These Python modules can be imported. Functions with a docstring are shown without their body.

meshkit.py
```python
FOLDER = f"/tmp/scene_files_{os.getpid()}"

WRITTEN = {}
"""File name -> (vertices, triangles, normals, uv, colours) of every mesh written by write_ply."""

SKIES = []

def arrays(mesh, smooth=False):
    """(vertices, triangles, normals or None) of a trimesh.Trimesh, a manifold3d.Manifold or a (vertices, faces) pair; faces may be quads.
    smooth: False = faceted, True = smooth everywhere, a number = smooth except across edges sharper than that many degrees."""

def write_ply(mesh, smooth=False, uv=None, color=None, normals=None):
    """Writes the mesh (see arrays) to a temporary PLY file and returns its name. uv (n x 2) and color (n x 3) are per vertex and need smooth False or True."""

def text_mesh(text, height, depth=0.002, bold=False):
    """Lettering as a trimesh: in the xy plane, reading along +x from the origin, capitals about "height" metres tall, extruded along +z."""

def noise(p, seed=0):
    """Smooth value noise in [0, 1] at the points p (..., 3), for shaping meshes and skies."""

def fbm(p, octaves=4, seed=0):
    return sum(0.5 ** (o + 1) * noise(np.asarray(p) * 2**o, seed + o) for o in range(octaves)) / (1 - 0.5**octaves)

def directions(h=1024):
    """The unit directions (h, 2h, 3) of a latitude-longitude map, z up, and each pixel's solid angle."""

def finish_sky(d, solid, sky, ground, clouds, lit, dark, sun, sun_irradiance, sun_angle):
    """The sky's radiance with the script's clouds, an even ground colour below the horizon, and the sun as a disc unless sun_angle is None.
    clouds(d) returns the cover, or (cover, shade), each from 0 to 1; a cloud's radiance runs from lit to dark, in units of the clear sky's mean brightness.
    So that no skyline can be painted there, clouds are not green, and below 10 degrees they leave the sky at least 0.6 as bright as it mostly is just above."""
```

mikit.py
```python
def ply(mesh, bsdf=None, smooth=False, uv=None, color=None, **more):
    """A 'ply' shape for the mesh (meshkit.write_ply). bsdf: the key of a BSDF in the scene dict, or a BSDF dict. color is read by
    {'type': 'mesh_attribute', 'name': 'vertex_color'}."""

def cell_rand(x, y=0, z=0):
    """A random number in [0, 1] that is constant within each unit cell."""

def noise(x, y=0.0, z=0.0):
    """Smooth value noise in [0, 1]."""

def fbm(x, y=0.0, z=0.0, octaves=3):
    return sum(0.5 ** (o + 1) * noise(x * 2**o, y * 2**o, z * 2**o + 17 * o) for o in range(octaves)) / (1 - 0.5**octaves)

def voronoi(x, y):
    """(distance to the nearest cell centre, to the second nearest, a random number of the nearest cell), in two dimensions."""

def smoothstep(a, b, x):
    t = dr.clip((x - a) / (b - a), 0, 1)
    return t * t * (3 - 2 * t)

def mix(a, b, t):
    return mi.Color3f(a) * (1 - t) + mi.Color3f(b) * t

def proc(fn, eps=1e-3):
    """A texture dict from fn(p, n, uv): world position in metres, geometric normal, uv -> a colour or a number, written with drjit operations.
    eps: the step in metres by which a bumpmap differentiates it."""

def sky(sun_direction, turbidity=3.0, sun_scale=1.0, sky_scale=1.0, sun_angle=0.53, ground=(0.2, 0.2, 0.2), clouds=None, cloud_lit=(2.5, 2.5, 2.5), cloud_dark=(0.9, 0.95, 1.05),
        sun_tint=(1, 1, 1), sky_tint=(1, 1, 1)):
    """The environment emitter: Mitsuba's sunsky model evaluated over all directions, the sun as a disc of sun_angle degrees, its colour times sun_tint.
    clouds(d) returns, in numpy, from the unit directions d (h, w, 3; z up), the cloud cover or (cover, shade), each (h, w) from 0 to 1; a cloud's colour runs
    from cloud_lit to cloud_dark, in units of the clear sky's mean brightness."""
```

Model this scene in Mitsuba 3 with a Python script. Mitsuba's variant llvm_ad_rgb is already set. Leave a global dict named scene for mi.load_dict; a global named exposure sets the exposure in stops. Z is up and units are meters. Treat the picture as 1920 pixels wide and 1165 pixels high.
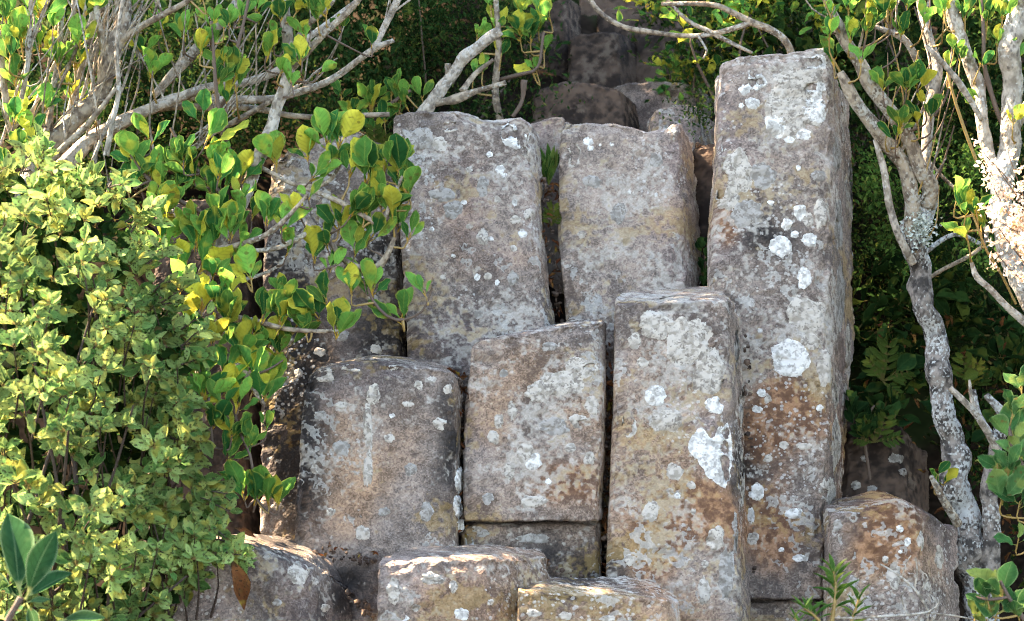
import math
import numpy as np, trimesh, drjit as dr, mitsuba as mi, mikit, meshkit
from mikit import noise, fbm, voronoi, cell_rand, smoothstep, mix
from scipy.spatial import cKDTree
T = mi.ScalarTransform4f
scene, labels = {}, {}

# ------------------------------------------------------------------ camera, light, exposure
D, F, CZ = 5.5, 3300.0, 1.2          # the front rock plane is 5.5 m away; 600 photo pixels make a metre there
scene['camera'] = {'type': 'thinlens', 'fov': 2 * math.degrees(math.atan(960 / F)), 'fov_axis': 'x', 'near_clip': 0.1, 'far_clip': 2000.0,
                   'aperture_radius': 0.011, 'focus_distance': 5.5,
                   'to_world': T().look_at(origin=[0, -D, CZ], target=[0, 0, CZ], up=[0, 0, 1])}
SUN = np.array([-0.60, 0.09, 0.80]); SUN /= np.linalg.norm(SUN)
scene['sky'] = mikit.sky(SUN.tolist(), turbidity=3, sun_tint=(1.06, 0.98, 0.88), sky_tint=(1.32, 1.01, 0.765))
exposure = 4.95


def P(px, py, y):
    """The point at depth y that stands at pixel (px, py) of the 1920-pixel-wide photograph."""
    s = (y + D) / F
    return np.array([(px - 960) * s, y, CZ - (py - 582.5) * s])


rng = np.random.default_rng(7)

# ------------------------------------------------------------------ materials
def C3(r, g, b):
    return mi.Color3f(r, g, b)


def blob(p, px, py, rx, rz, y=0.0):
    c = P(px, py, y)
    return dr.exp(-(dr.square((p.x - float(c[0])) / (rx / 600)) + dr.square((p.z - float(c[2])) / (rz / 600))))


RUST = [(1470, 790, 105, 95), (1440, 1010, 75, 90), (1310, 940, 60, 55), (1060, 900, 75, 55), (1640, 1010, 70, 75), (1370, 420, 32, 48), (1225, 1010, 70, 90), (1690, 870, 90, 80)]
SHADE_CRUST = [(715, 620, 75, 100), (520, 760, 90, 190), (500, 520, 60, 120), (690, 470, 60, 60), (1400, 870, 45, 140), (1440, 440, 60, 60), (545, 850, 60, 220), (1680, 900, 110, 80), (660, 1100, 60, 70), (850, 830, 28, 130), (1090, 1050, 90, 50)]
PALE = [(1270, 660, 95, 130), (1070, 730, 75, 75), (1490, 200, 75, 120), (1390, 350, 60, 70), (800, 260, 75, 55), (690, 800, 30, 110), (1500, 610, 70, 60), (1230, 950, 60, 70), (1000, 880, 70, 50), (1160, 460, 110, 120), (870, 600, 120, 70), (1545, 700, 30, 120)]
WARM = [(1640, 1010, 100, 110), (1260, 900, 130, 220), (1010, 800, 140, 170), (840, 1100, 120, 70), (1120, 1130, 160, 50), (690, 900, 110, 120)]


def rock_color(p, n, uv):
    u, w = p.x + 0.7 * p.y, p.z + 0.6 * p.y
    big = fbm(u * 3.1 + 3, w * 2.4, 0.0, 2)
    med = fbm(u * 13, w * 11, 3.0, 3)
    fine = fbm(u * 62 + 5, w * 62, 1.0, 3)
    speck = noise(u * 260, w * 260, 2.0)
    k = 0.34 * big + 0.36 * med + 0.42 * fine + 0.20 * (speck - 0.5) + 0.12 * (noise(u * 520, w * 520, 5.0) - 0.5) - 0.02
    c = mix((0.100, 0.081, 0.070), (0.385, 0.312, 0.258), smoothstep(0.26, 0.86, k))
    warm = dr.minimum(sum(blob(p, *b) for b in WARM), 1.0)
    tan = smoothstep(0.38, 0.66, fbm(u * 5 + 9, w * 6, 7.0, 3) * 0.75 + 0.25 * warm)
    c = mix(c, c * C3(1.26, 1.02, 0.78), tan * (0.45 + 0.5 * warm))
    c = mix(c, c * C3(0.98, 0.95, 1.03), smoothstep(0.5, 0.7, fbm(u * 4 + 31, w * 4, 2.0, 2)) * 0.7)
    # dark crust, plus shade painted in as darkening at the listed spots
    blk = dr.minimum(sum(blob(p, *b) for b in SHADE_CRUST), 1.0)
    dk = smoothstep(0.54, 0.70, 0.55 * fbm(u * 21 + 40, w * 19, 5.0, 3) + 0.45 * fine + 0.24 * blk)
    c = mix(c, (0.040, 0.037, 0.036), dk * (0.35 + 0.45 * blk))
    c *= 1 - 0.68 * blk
    # rust
    rs = dr.minimum(sum(blob(p, *b) for b in RUST), 1.0)
    rm = smoothstep(0.42, 0.84, rs * 0.84 + 0.48 * (fbm(u * 9 + 70, w * 9, 4.0, 3) - 0.12))
    c = mix(c, mix((0.13, 0.062, 0.030), (0.36, 0.195, 0.10), smoothstep(0.3, 0.7, fine)), rm * 0.82)
    # pale lichen wash, broken up at two scales
    pal = dr.minimum(sum(blob(p, *b) for b in PALE), 1.0)
    wash = smoothstep(0.50, 0.68, 0.46 * fbm(u * 7.5 + 11, w * 7.5, 9.0, 3) + 0.34 * fine + 0.20 * noise(u * 120, w * 120, 6.0) + 0.13 * pal - 0.02)
    c = mix(c, mix((0.29, 0.262, 0.222), (0.50, 0.47, 0.415), fine), wash * 0.72)
    # ochre crust
    oc = smoothstep(0.58, 0.70, 0.6 * fbm(u * 6 + 51, w * 8, 12.0, 2) + 0.42 * fine)
    c = mix(c, (0.30, 0.205, 0.075), oc * 0.5)
    # soft lichen rosettes with a darker rim, and little white granules where the stone stays damp
    jig = 0.9 * (noise(u * 60, w * 60, 3.0) - 0.5) + 0.5 * (noise(u * 140, w * 140, 7.0) - 0.5)
    f1, f2, r1 = voronoi(u * 15 + jig, w * 15 - jig)
    zone = smoothstep(0.50, 0.70, fbm(u * 3.0 + 20, w * 3.0, 8.0, 2))
    rad = 0.46 * r1 * zone
    d1 = smoothstep(0.05, -0.05, f1 - rad + 0.22 * (fine - 0.5)) * smoothstep(0.0, 0.10, rad - 0.08)
    c = mix(c, mix((0.27, 0.262, 0.24), (0.50, 0.485, 0.44), 0.5 * r1 + 0.8 * (fine - 0.25)), dr.select(r1 > 0.5, d1 * 0.62, 0.0))
    g1, g2, q1 = voronoi(u * 85, w * 85)
    zone2 = smoothstep(0.54, 0.72, fbm(u * 4.3 + 90, w * 4.3, 2.0, 3))
    d2 = smoothstep(0.10, -0.10, g1 - 0.60 * (q1 - 0.62) / 0.38 * zone2 + 0.06 + 0.3 * (fine - 0.5))
    c = mix(c, (0.58, 0.565, 0.525), dr.select(q1 > 0.70, d2 * 0.5, 0.0))
    return c * (0.86 + 0.28 * speck)


def rock_bump(p, n, uv):
    u, w = p.x + 0.7 * p.y, p.z + 0.6 * p.y
    return 0.55 * fbm(u * 45, w * 45, 0.0, 3) + 0.28 * noise(u * 190, w * 190, 4.0) + 0.17 * noise(u * 380, w * 380, 1.0)


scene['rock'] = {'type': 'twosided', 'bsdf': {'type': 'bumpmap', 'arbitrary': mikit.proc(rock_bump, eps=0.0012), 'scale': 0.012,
                 'bsdf': {'type': 'principled', 'base_color': mikit.proc(rock_color), 'roughness': 0.85, 'specular': 0.3}}}


def brown_color(p, n, uv):  # stained brown stone, its colour also darkened to stand in for shade
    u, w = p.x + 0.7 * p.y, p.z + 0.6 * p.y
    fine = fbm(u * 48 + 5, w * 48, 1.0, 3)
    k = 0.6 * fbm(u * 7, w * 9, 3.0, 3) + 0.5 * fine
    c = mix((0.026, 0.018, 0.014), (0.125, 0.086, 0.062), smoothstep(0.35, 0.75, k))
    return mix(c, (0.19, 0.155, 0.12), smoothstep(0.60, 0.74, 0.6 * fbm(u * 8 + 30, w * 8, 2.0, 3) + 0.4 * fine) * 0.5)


scene['rock_brown_shaded'] = {'type': 'twosided', 'bsdf': {'type': 'bumpmap', 'arbitrary': mikit.proc(rock_bump, eps=0.0012), 'scale': 0.012,
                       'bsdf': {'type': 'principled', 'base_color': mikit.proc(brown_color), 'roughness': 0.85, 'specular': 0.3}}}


def lichen_fn(lo, hi):
    def fn(p, n, uv):
        u, w = p.x + 0.7 * p.y, p.z + 0.6 * p.y
        a = fbm(u * 85, w * 85, 3.0, 3)
        c = mix(lo, hi, smoothstep(0.28, 0.62, a))
        crack = smoothstep(0.56, 0.68, 0.6 * fbm(u * 70 + 8, w * 70, 1.0, 3) + 0.4 * noise(u * 230, w * 230, 2.0))
        return mix(c, C3(0.17, 0.15, 0.128), crack * (0.75 if hi[0] < 0.7 else 0.45))
    return mikit.proc(fn)


def lichen_bump(p, n, uv):
    u, w = p.x + 0.7 * p.y, p.z + 0.6 * p.y
    return fbm(u * 110, w * 110, 0.0, 3)


for nm, lo, hi in (('lichen_white', (0.43, 0.42, 0.385), (0.70, 0.69, 0.65)), ('lichen_pale', (0.32, 0.288, 0.242), (0.50, 0.462, 0.40)), ('lichen_grey', (0.22, 0.205, 0.182), (0.37, 0.35, 0.318))):
    scene[nm] = {'type': 'twosided', 'bsdf': {'type': 'bumpmap', 'arbitrary': mikit.proc(lichen_bump, eps=0.001), 'scale': 0.006,
                 'bsdf': {'type': 'diffuse', 'reflectance': lichen_fn(lo, hi)}}}


def bark_fn(lo, hi, lich, amount):
    def fn(p, n, uv):
        a = fbm(p.x * 55, p.y * 55, p.z * 38, 3)
        c = mix(lo, hi, smoothstep(0.3, 0.68, a))
        f = fbm(p.x * 95 + 4, p.y * 95, p.z * 60, 3)
        m = smoothstep(0.58 - amount, 0.70 - amount, fbm(p.x * 14 + 4, p.y * 14, p.z * 7, 2) * 0.5 + 0.5 * fbm(p.x * 170 + 4, p.y * 170, p.z * 110, 2))
        c = mix(c, mix(C3(*lich) * 0.6, lich, f), m)
        dk = smoothstep(0.56, 0.72, 0.5 * fbm(p.x * 30, p.y * 30 + 9, p.z * 16, 2) + 0.5 * noise(p.x * 150, p.y * 150, p.z * 80))
        return mix(c, C3(0.05, 0.043, 0.036), dk * 0.55)
    return mikit.proc(fn)


def bark_bump(p, n, uv):
    return fbm(p.x * 120, p.y * 120, p.z * 70, 3)


for nm, lo, hi, lich, am in (('bark', (0.13, 0.10, 0.072), (0.35, 0.29, 0.21), (0.48, 0.46, 0.39), 0.02),
                             ('bark_mossy', (0.045, 0.04, 0.036), (0.25, 0.22, 0.19), (0.52, 0.53, 0.50), 0.10),
                             ('bark_pale', (0.20, 0.168, 0.128), (0.44, 0.39, 0.315), (0.54, 0.52, 0.46), 0.03)):
    scene[nm] = {'type': 'twosided', 'bsdf': {'type': 'bumpmap', 'arbitrary': mikit.proc(bark_bump, eps=0.001), 'scale': 0.008,
                 'bsdf': {'type': 'principled', 'base_color': bark_fn(lo, hi, lich, am), 'roughness': 0.8, 'specular': 0.25}}}
scene['twig_brown'] = {'type': 'twosided', 'bsdf': {'type': 'principled', 'base_color': {'type': 'rgb', 'value': [0.10, 0.068, 0.047]}, 'roughness': 0.7}}
scene['twig_dark'] = {'type': 'twosided', 'bsdf': {'type': 'principled', 'base_color': {'type': 'rgb', 'value': [0.045, 0.03, 0.022]}, 'roughness': 0.7}}
scene['twig_yellow'] = {'type': 'twosided', 'bsdf': {'type': 'principled', 'base_color': {'type': 'rgb', 'value': [0.27, 0.18, 0.055]}, 'roughness': 0.5}}


def leaf_fn(dark, light, yellow, rim, petiole, spots, yshare):
    """uv: u = leaf number + place along the leaf, v = place across it."""
    def fn(p, n, uv):
        k = dr.floor(uv.x)
        t, s = uv.x - k, dr.abs(uv.y - 0.5) * 2
        r1, r2 = cell_rand(k, 3, 1), cell_rand(k, 8, 2)
        c = mix(dark, light, r1)
        c = mix(c, yellow, smoothstep(1 - yshare - 0.1, 1 - yshare + 0.1, r2) * 0.85)
        c = c * (0.78 + 0.44 * fbm(p.x * 60, p.y * 60, p.z * 60, 2))
        c = c * (0.70 + 0.60 * smoothstep(0.3, 0.7, noise(p.x * 6, p.y * 6 + 2, p.z * 6)))
        vein = dr.abs(dr.sin((t * 9 - s * 1.6) * 3.14159))
        c = c * (1 - 0.13 * smoothstep(0.80, 1.0, vein))
        c = mix(c, rim, smoothstep(0.78, 1.0, s) * 0.75)
        c = mix(c, rim, smoothstep(0.085, 0.03, s) * 0.28)
        blem = fbm(p.x * 30 + 3, p.y * 30, p.z * 30, 2)
        c = mix(c, yellow, smoothstep(0.58, 0.80, blem) * 0.4)
        c = mix(c, C3(0.13, 0.075, 0.03), smoothstep(0.74, 0.80, noise(p.x * 75, p.y * 75 + 5, p.z * 75)) * smoothstep(0.6, 0.8, r1) * 0.55)
        if spots:
            c = mix(c, C3(0.035, 0.03, 0.02), smoothstep(0.70, 0.76, noise(p.x * 170, p.y * 170, p.z * 170)) * 0.8)
            c = mix(c, C3(0.40, 0.33, 0.05), smoothstep(0.68, 0.85, noise(p.x * 30 + 5, p.y * 30, p.z * 30)) * 0.55)
        return mix(c, petiole, smoothstep(0.21, 0.13, t))
    return mikit.proc(fn)


def leaf_bsdf(name, rough, trans, **k):
    scene[name] = {'type': 'principledthin', 'base_color': leaf_fn(**k), 'roughness': rough, 'diff_trans': trans, 'eta': 1.45, 'spec_tint': 0.0}


leaf_bsdf('leaf_broad', 0.27, 0.85, dark=(0.034, 0.135, 0.036), light=(0.19, 0.41, 0.07), yellow=(0.62, 0.56, 0.06), rim=(0.40, 0.46, 0.09), petiole=(0.50, 0.33, 0.06), spots=False, yshare=0.28)
leaf_bsdf('leaf_glossy', 0.25, 0.7, dark=(0.04, 0.12, 0.035), light=(0.10, 0.22, 0.07), yellow=(0.30, 0.34, 0.08), rim=(0.20, 0.30, 0.12), petiole=(0.30, 0.27, 0.08), spots=False, yshare=0.06)
leaf_bsdf('leaf_bush', 0.24, 0.75, dark=(0.075, 0.17, 0.045), light=(0.36, 0.46, 0.15), yellow=(0.56, 0.52, 0.12), rim=(0.25, 0.36, 0.11), petiole=(0.20, 0.16, 0.06), spots=True, yshare=0.06)
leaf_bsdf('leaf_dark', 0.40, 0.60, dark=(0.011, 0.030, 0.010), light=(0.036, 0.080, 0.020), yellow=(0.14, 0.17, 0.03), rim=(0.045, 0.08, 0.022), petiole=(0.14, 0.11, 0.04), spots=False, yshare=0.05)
leaf_bsdf('leaf_laurel', 0.30, 0.45, dark=(0.016, 0.050, 0.018), light=(0.034, 0.085, 0.034), yellow=(0.09, 0.16, 0.06), rim=(0.16, 0.24, 0.12), petiole=(0.25, 0.28, 0.10), spots=False, yshare=0.02)
leaf_bsdf('leaf_spear', 0.40, 0.70, dark=(0.045, 0.11, 0.022), light=(0.12, 0.23, 0.045), yellow=(0.28, 0.36, 0.08), rim=(0.17, 0.28, 0.08), petiole=(0.2, 0.25, 0.06), spots=False, yshare=0.10)
leaf_bsdf('leaf_fern', 0.40, 0.60, dark=(0.030, 0.055, 0.012), light=(0.085, 0.12, 0.022), yellow=(0.18, 0.18, 0.03), rim=(0.10, 0.12, 0.03), petiole=(0.1, 0.09, 0.03), spots=False, yshare=0.10)
leaf_bsdf('leaf_dead', 0.6, 0.35, dark=(0.10, 0.035, 0.018), light=(0.21, 0.09, 0.035), yellow=(0.30, 0.16, 0.05), rim=(0.12, 0.05, 0.02), petiole=(0.10, 0.06, 0.03), spots=True, yshare=0.1)
leaf_bsdf('petal_dry', 0.7, 0.6, dark=(0.70, 0.58, 0.48), light=(0.85, 0.76, 0.68), yellow=(0.80, 0.58, 0.30), rim=(0.84, 0.74, 0.66), petiole=(0.7, 0.55, 0.36), spots=False, yshare=0.2)


def soil_fn(p, n, uv):
    a = fbm(p.x * 9, p.y * 9, p.z * 9, 4)
    b = noise(p.x * 70, p.y * 70, p.z * 70)
    c = mix((0.010, 0.008, 0.006), (0.036, 0.026, 0.019), smoothstep(0.3, 0.75, 0.7 * a + 0.3 * b))
    return mix(c, C3(0.035, 0.06, 0.02), smoothstep(0.55, 0.7, fbm(p.x * 2.3, p.y * 2.3, p.z * 2.3, 3)) * 0.6)


scene['soil'] = {'type': 'twosided', 'bsdf': {'type': 'diffuse', 'reflectance': mikit.proc(soil_fn)}}

# ------------------------------------------------------------------ helpers
COUNT = {}


def numbered(key):
    n = COUNT.get(key, 0)
    COUNT[key] = n + 1
    return key if n == 0 else f'{key}_{n:03d}'


def thing(name, label, cat, group=None):
    key = numbered(name)
    labels[key] = {'label': label, 'category': cat}
    if group:
        labels[key]['group'] = group
    return key


def put(parent, part, shape, label=None, kind=None):
    key = numbered(f'{parent}__{part}' if parent else part)
    scene[key] = shape
    if label or kind:
        labels[key] = {**({'label': label} if label else {}), **({'kind': kind} if kind else {})}
    return key


def spline(pts, n=None, step=0.02):
    """Catmull-Rom through rows (any width); evenly many rows per span."""
    p = np.asarray(pts, float)
    if len(p) == 2:
        p = np.array([p[0], (p[0] + p[1]) / 2, p[1]])
    q = np.vstack([2 * p[0] - p[1], p, 2 * p[-1] - p[-2]])
    out = []
    for i in range(len(p) - 1):
        a, b, c, d = q[i:i + 4]
        m = n or max(2, int(np.linalg.norm((c - b)[:3]) / step))
        t = np.linspace(0, 1, m, endpoint=False)[:, None]
        out.append(0.5 * (2 * b + (c - a) * t + (2 * a - 5 * b + 4 * c - d) * t**2 + (3 * b - a - 3 * c + d) * t**3))
    return np.vstack(out + [p[-1:]])


def tube(pts, sides=9, rough=0.12, step=0.02, knots=0.0):
    """A tapering branch along rows (x, y, z, r), its bark a little uneven, ends closed."""
    c = spline(pts, step=step)
    p, r = c[:, :3], np.maximum(c[:, 3], 0.0008)
    if rough > 0:
        wob = (meshkit.noise(p * 9 + 3)[:, None] - 0.5) * np.array([1, 1, 0.5])
        p = p + wob * r[:, None] * 1.2
    t = np.gradient(p, axis=0)
    t /= np.linalg.norm(t, axis=1, keepdims=True) + 1e-12
    a = np.cross(t, [0.31, 0.93, 0.17]); a /= np.linalg.norm(a, axis=1, keepdims=True) + 1e-9
    b = np.cross(t, a)
    ang = np.arange(sides) * 2 * np.pi / sides
    v = p[:, None] + r[:, None, None] * (np.cos(ang)[None, :, None] * a[:, None] + np.sin(ang)[None, :, None] * b[:, None])
    if rough > 0:
        f = 1 + rough * 2 * (meshkit.fbm(v * 28, 3) - 0.5) + knots * np.maximum(0, meshkit.noise(v * 11 + 5) - 0.62) * 3
        v = p[:, None] + (v - p[:, None]) * f[..., None]
    n = len(p)
    v = np.vstack([v.reshape(-1, 3), p[:1], p[-1:]])
    i, j = np.meshgrid(np.arange(n - 1), np.arange(sides), indexing='ij')
    q = np.stack([i * sides + j, i * sides + (j + 1) % sides, (i + 1) * sides + (j + 1) % sides, (i + 1) * sides + j], -1).reshape(-1, 4)
    f = np.vstack([q[:, [0, 1, 2]], q[:, [0, 2, 3]]])
    k = np.arange(sides)
    f = np.vstack([f, np.stack([(k + 1) % sides, k, k * 0 + n * sides], 1), np.stack([(n - 1) * sides + k, (n - 1) * sides + (k + 1) % sides, k * 0 + n * sides + 1], 1)])
    return v, f


def join(list_vf):
    vs, fs, at = [], [], 0
    for v, f in list_vf:
        vs.append(v); fs.append(f + at); at += len(v)
    return np.vstack(vs), np.vstack(fs)


# ------------------------------------------------------------------ rock columns
COLS = {}


def column(label, y0, sections, profile, bottom, tilt=0.0, side=0.22, depth=0.42, skew=0.03, lean=0.07, R=0.011, rc=0.015, seed=0, name='basalt_column', cat='rock column', rough=1.0, res=0.0095, bsdf='rock', group=None):
    """A prism of basalt. sections: (py, left, front corner, right) in photo pixels; profile: the front top edge; y0: depth of the front at mid height."""
    sec = np.array(sorted(sections), float)
    pr = np.array(sorted(profile), float)
    zmid = CZ - (np.mean(sec[[0, -1], 0]) - 582.5) * (y0 + D) / F
    yf = lambda z: y0 + lean * (z - zmid)  # noqa: E731
    y_top = yf(CZ - (pr[:, 1].mean() - 582.5) * (y0 + D) / F)
    S = (y_top + D) / F
    prx, prz = (pr[:, 0] - 960) * S, CZ - (pr[:, 1] - 582.5) * S
    zb = CZ - (bottom - 582.5) * (y0 + D) / F
    secz = CZ - (sec[:, 0] - 582.5) * (y0 + D) / F

    def ztop(x, y):
        return np.interp(x, prx, prz) + tilt * (y - y_top)

    def poly(z):
        s = (yf(z) + D) / F
        xl, xc, xr = ((np.interp(-z, -secz, sec[:, k]) - 960) * s for k in (1, 2, 3))
        xr = xc + (xr - xc) * (yf(z) + side + D) / (yf(z) + D) + max(0, xc) * side / (yf(z) + D)
        w, y = xc - xl, yf(z)
        return np.array([[xl, y + skew], [xc, y], [xr, y + side], [xr - 0.10 * w, y + depth], [xl + 0.14 * w, y + depth], [xl + 0.02 * w, y + 0.5 * depth + skew]])

    p0 = poly(zmid)
    counts = [max(3, int(np.linalg.norm(p0[(i + 1) % 6] - p0[i]) / (res if i in (0, 1, 5) else 0.03))) for i in range(6)]

    def ring(z):
        p = poly(z)
        out = []
        for i in range(6):
            a, b, c = p[i - 1], p[i], p[(i + 1) % 6]
            d = p[(i + 2) % 6]
            la, lb = np.linalg.norm(b - a), np.linalg.norm(c - b)
            r1 = min(rc, 0.3 * la, 0.3 * lb)
            r2 = min(rc, 0.3 * lb, 0.3 * np.linalg.norm(d - c))
            t = np.linspace(0, 1, 6)[:, None]
            s, e = b + (a - b) / la * r1, b + (c - b) / lb * r1
            out.append((1 - t)**2 * s + 2 * t * (1 - t) * b + t**2 * e)
            e2 = c + (b - c) / lb * r2
            out.append(e + (e2 - e) * np.linspace(0, 1, counts[i] + 1, endpoint=False)[1:, None])
        return np.vstack(out)

    ztmax = prz.max()
    zs = np.linspace(zb, ztmax, max(6, int((ztmax - zb) / res)))
    rings = np.array([ring(z) for z in zs])                       # (nz, n, 2)
    n = rings.shape[1]
    base = ring(ztmax)
    zt = ztop(base[:, 0], base[:, 1])
    rows = []
    for v in np.linspace(0, 1, len(zs)):
        z = zb + v * (zt - R - zb)
        k = np.clip((z - zb) / (ztmax - zb) * (len(zs) - 1), 0, len(zs) - 1.001)
        i = k.astype(int); f = (k - i)[:, None]
        xy = rings[i, np.arange(n)] * (1 - f) + rings[i + 1, np.arange(n)] * f
        rows.append(np.column_stack([xy, z]))
    last = rows[-1][:, :2]
    tan = np.roll(last, -1, 0) - np.roll(last, 1, 0)
    nrm = np.column_stack([tan[:, 1], -tan[:, 0]]); nrm /= np.linalg.norm(nrm, axis=1, keepdims=True) + 1e-9
    for a in np.linspace(0, np.pi / 2, 6)[1:]:
        xy = last - nrm * R * (1 - np.cos(a))
        rows.append(np.column_stack([xy, ztop(xy[:, 0], xy[:, 1]) - R + R * np.sin(a)]))
    cen = rows[-1][:, :2].mean(0)
    for t in np.linspace(0, 1, 14)[1:-1]:
        xy = rows[-1][:, :2] * 0 + (last - nrm * R) * (1 - t) + cen * t
        rows.append(np.column_stack([xy, ztop(xy[:, 0], xy[:, 1])]))
    v = np.vstack(rows)
    m = len(rows)
    v = np.vstack([v, [[*cen, ztop(cen[0], cen[1])]], [[*rings[0].mean(0), zb]]])
    i, j = np.meshgrid(np.arange(m - 1), np.arange(n), indexing='ij')
    q = np.stack([i * n + j, i * n + (j + 1) % n, (i + 1) * n + (j + 1) % n, (i + 1) * n + j], -1).reshape(-1, 4)
    k = np.arange(n)
    f = np.vstack([q[:, [0, 1, 2]], q[:, [0, 2, 3]], np.stack([(m - 1) * n + k, (m - 1) * n + (k + 1) % n, k * 0 + m * n], 1), np.stack([(k + 1) % n, k, k * 0 + m * n + 1], 1)])
    nv = np.array(trimesh.Trimesh(v, f, process=False).vertex_normals)
    o = np.array([seed * 3.7, seed * 1.3, 0])
    q3 = v * [1, 1, 0.7] + o
    low = meshkit.fbm(q3 * 3.2, 3, seed) - 0.5
    mid = meshkit.fbm(q3 * 13, 3, seed + 5) - 0.5
    fine = meshkit.fbm(q3 * 55, 3, seed + 9) - 0.5
    pit = np.maximum(0, meshkit.fbm(v * 24 + o, 2, seed + 3) - 0.62)
    dis = rough * (0.013 * low + 0.0075 * mid + 0.005 * fine - 0.05 * pit)
    # chips broken out of the edges
    eu = np.zeros(n); at = 0
    for i_ in range(6):
        eu[at:at + 6] = 1
        at += 6 + counts[i_]
    eu = np.maximum.reduce([np.roll(eu, k) * (1 - abs(k) / 3) for k in (-2, -1, 0, 1, 2)])
    ev = np.zeros(m); ev[len(zs) - 2:len(zs) + 6] = 1; ev[len(zs) - 3] = 0.5; ev[len(zs) + 6] = 0.4
    edge_ = np.concatenate([np.maximum(np.tile(eu, m) * np.repeat(np.arange(m) < len(zs) + 6, n), np.repeat(ev, n)), [0, 0]])
    chip = np.clip((meshkit.fbm(v * [16, 16, 11] + o, 3, seed + 21) - 0.47) * 6, 0, 1) * 0.014 + np.clip((meshkit.fbm(v * 42 + o, 2, seed + 22) - 0.5) * 6, 0, 1) * 0.005
    dis = dis - rough * edge_ * chip
    v = v + nv * dis[:, None]
    key = thing(name, label, cat, group)
    labels[key]['kind'] = 'thing'
    scene[key] = mikit.ply((v, f), bsdf, smooth=True)
    nv = np.array(trimesh.Trimesh(v, f, process=False).vertex_normals)
    ok = (nv * (v - [0, -D, CZ])).sum(1) < 0
    vv, nn = v[ok], nv[ok]
    pix = np.column_stack([960 + vv[:, 0] * F / (vv[:, 1] + D), 582.5 - (vv[:, 2] - CZ) * F / (vv[:, 1] + D)])
    COLS[key] = (cKDTree(pix), vv, nn)
    return key


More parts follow.
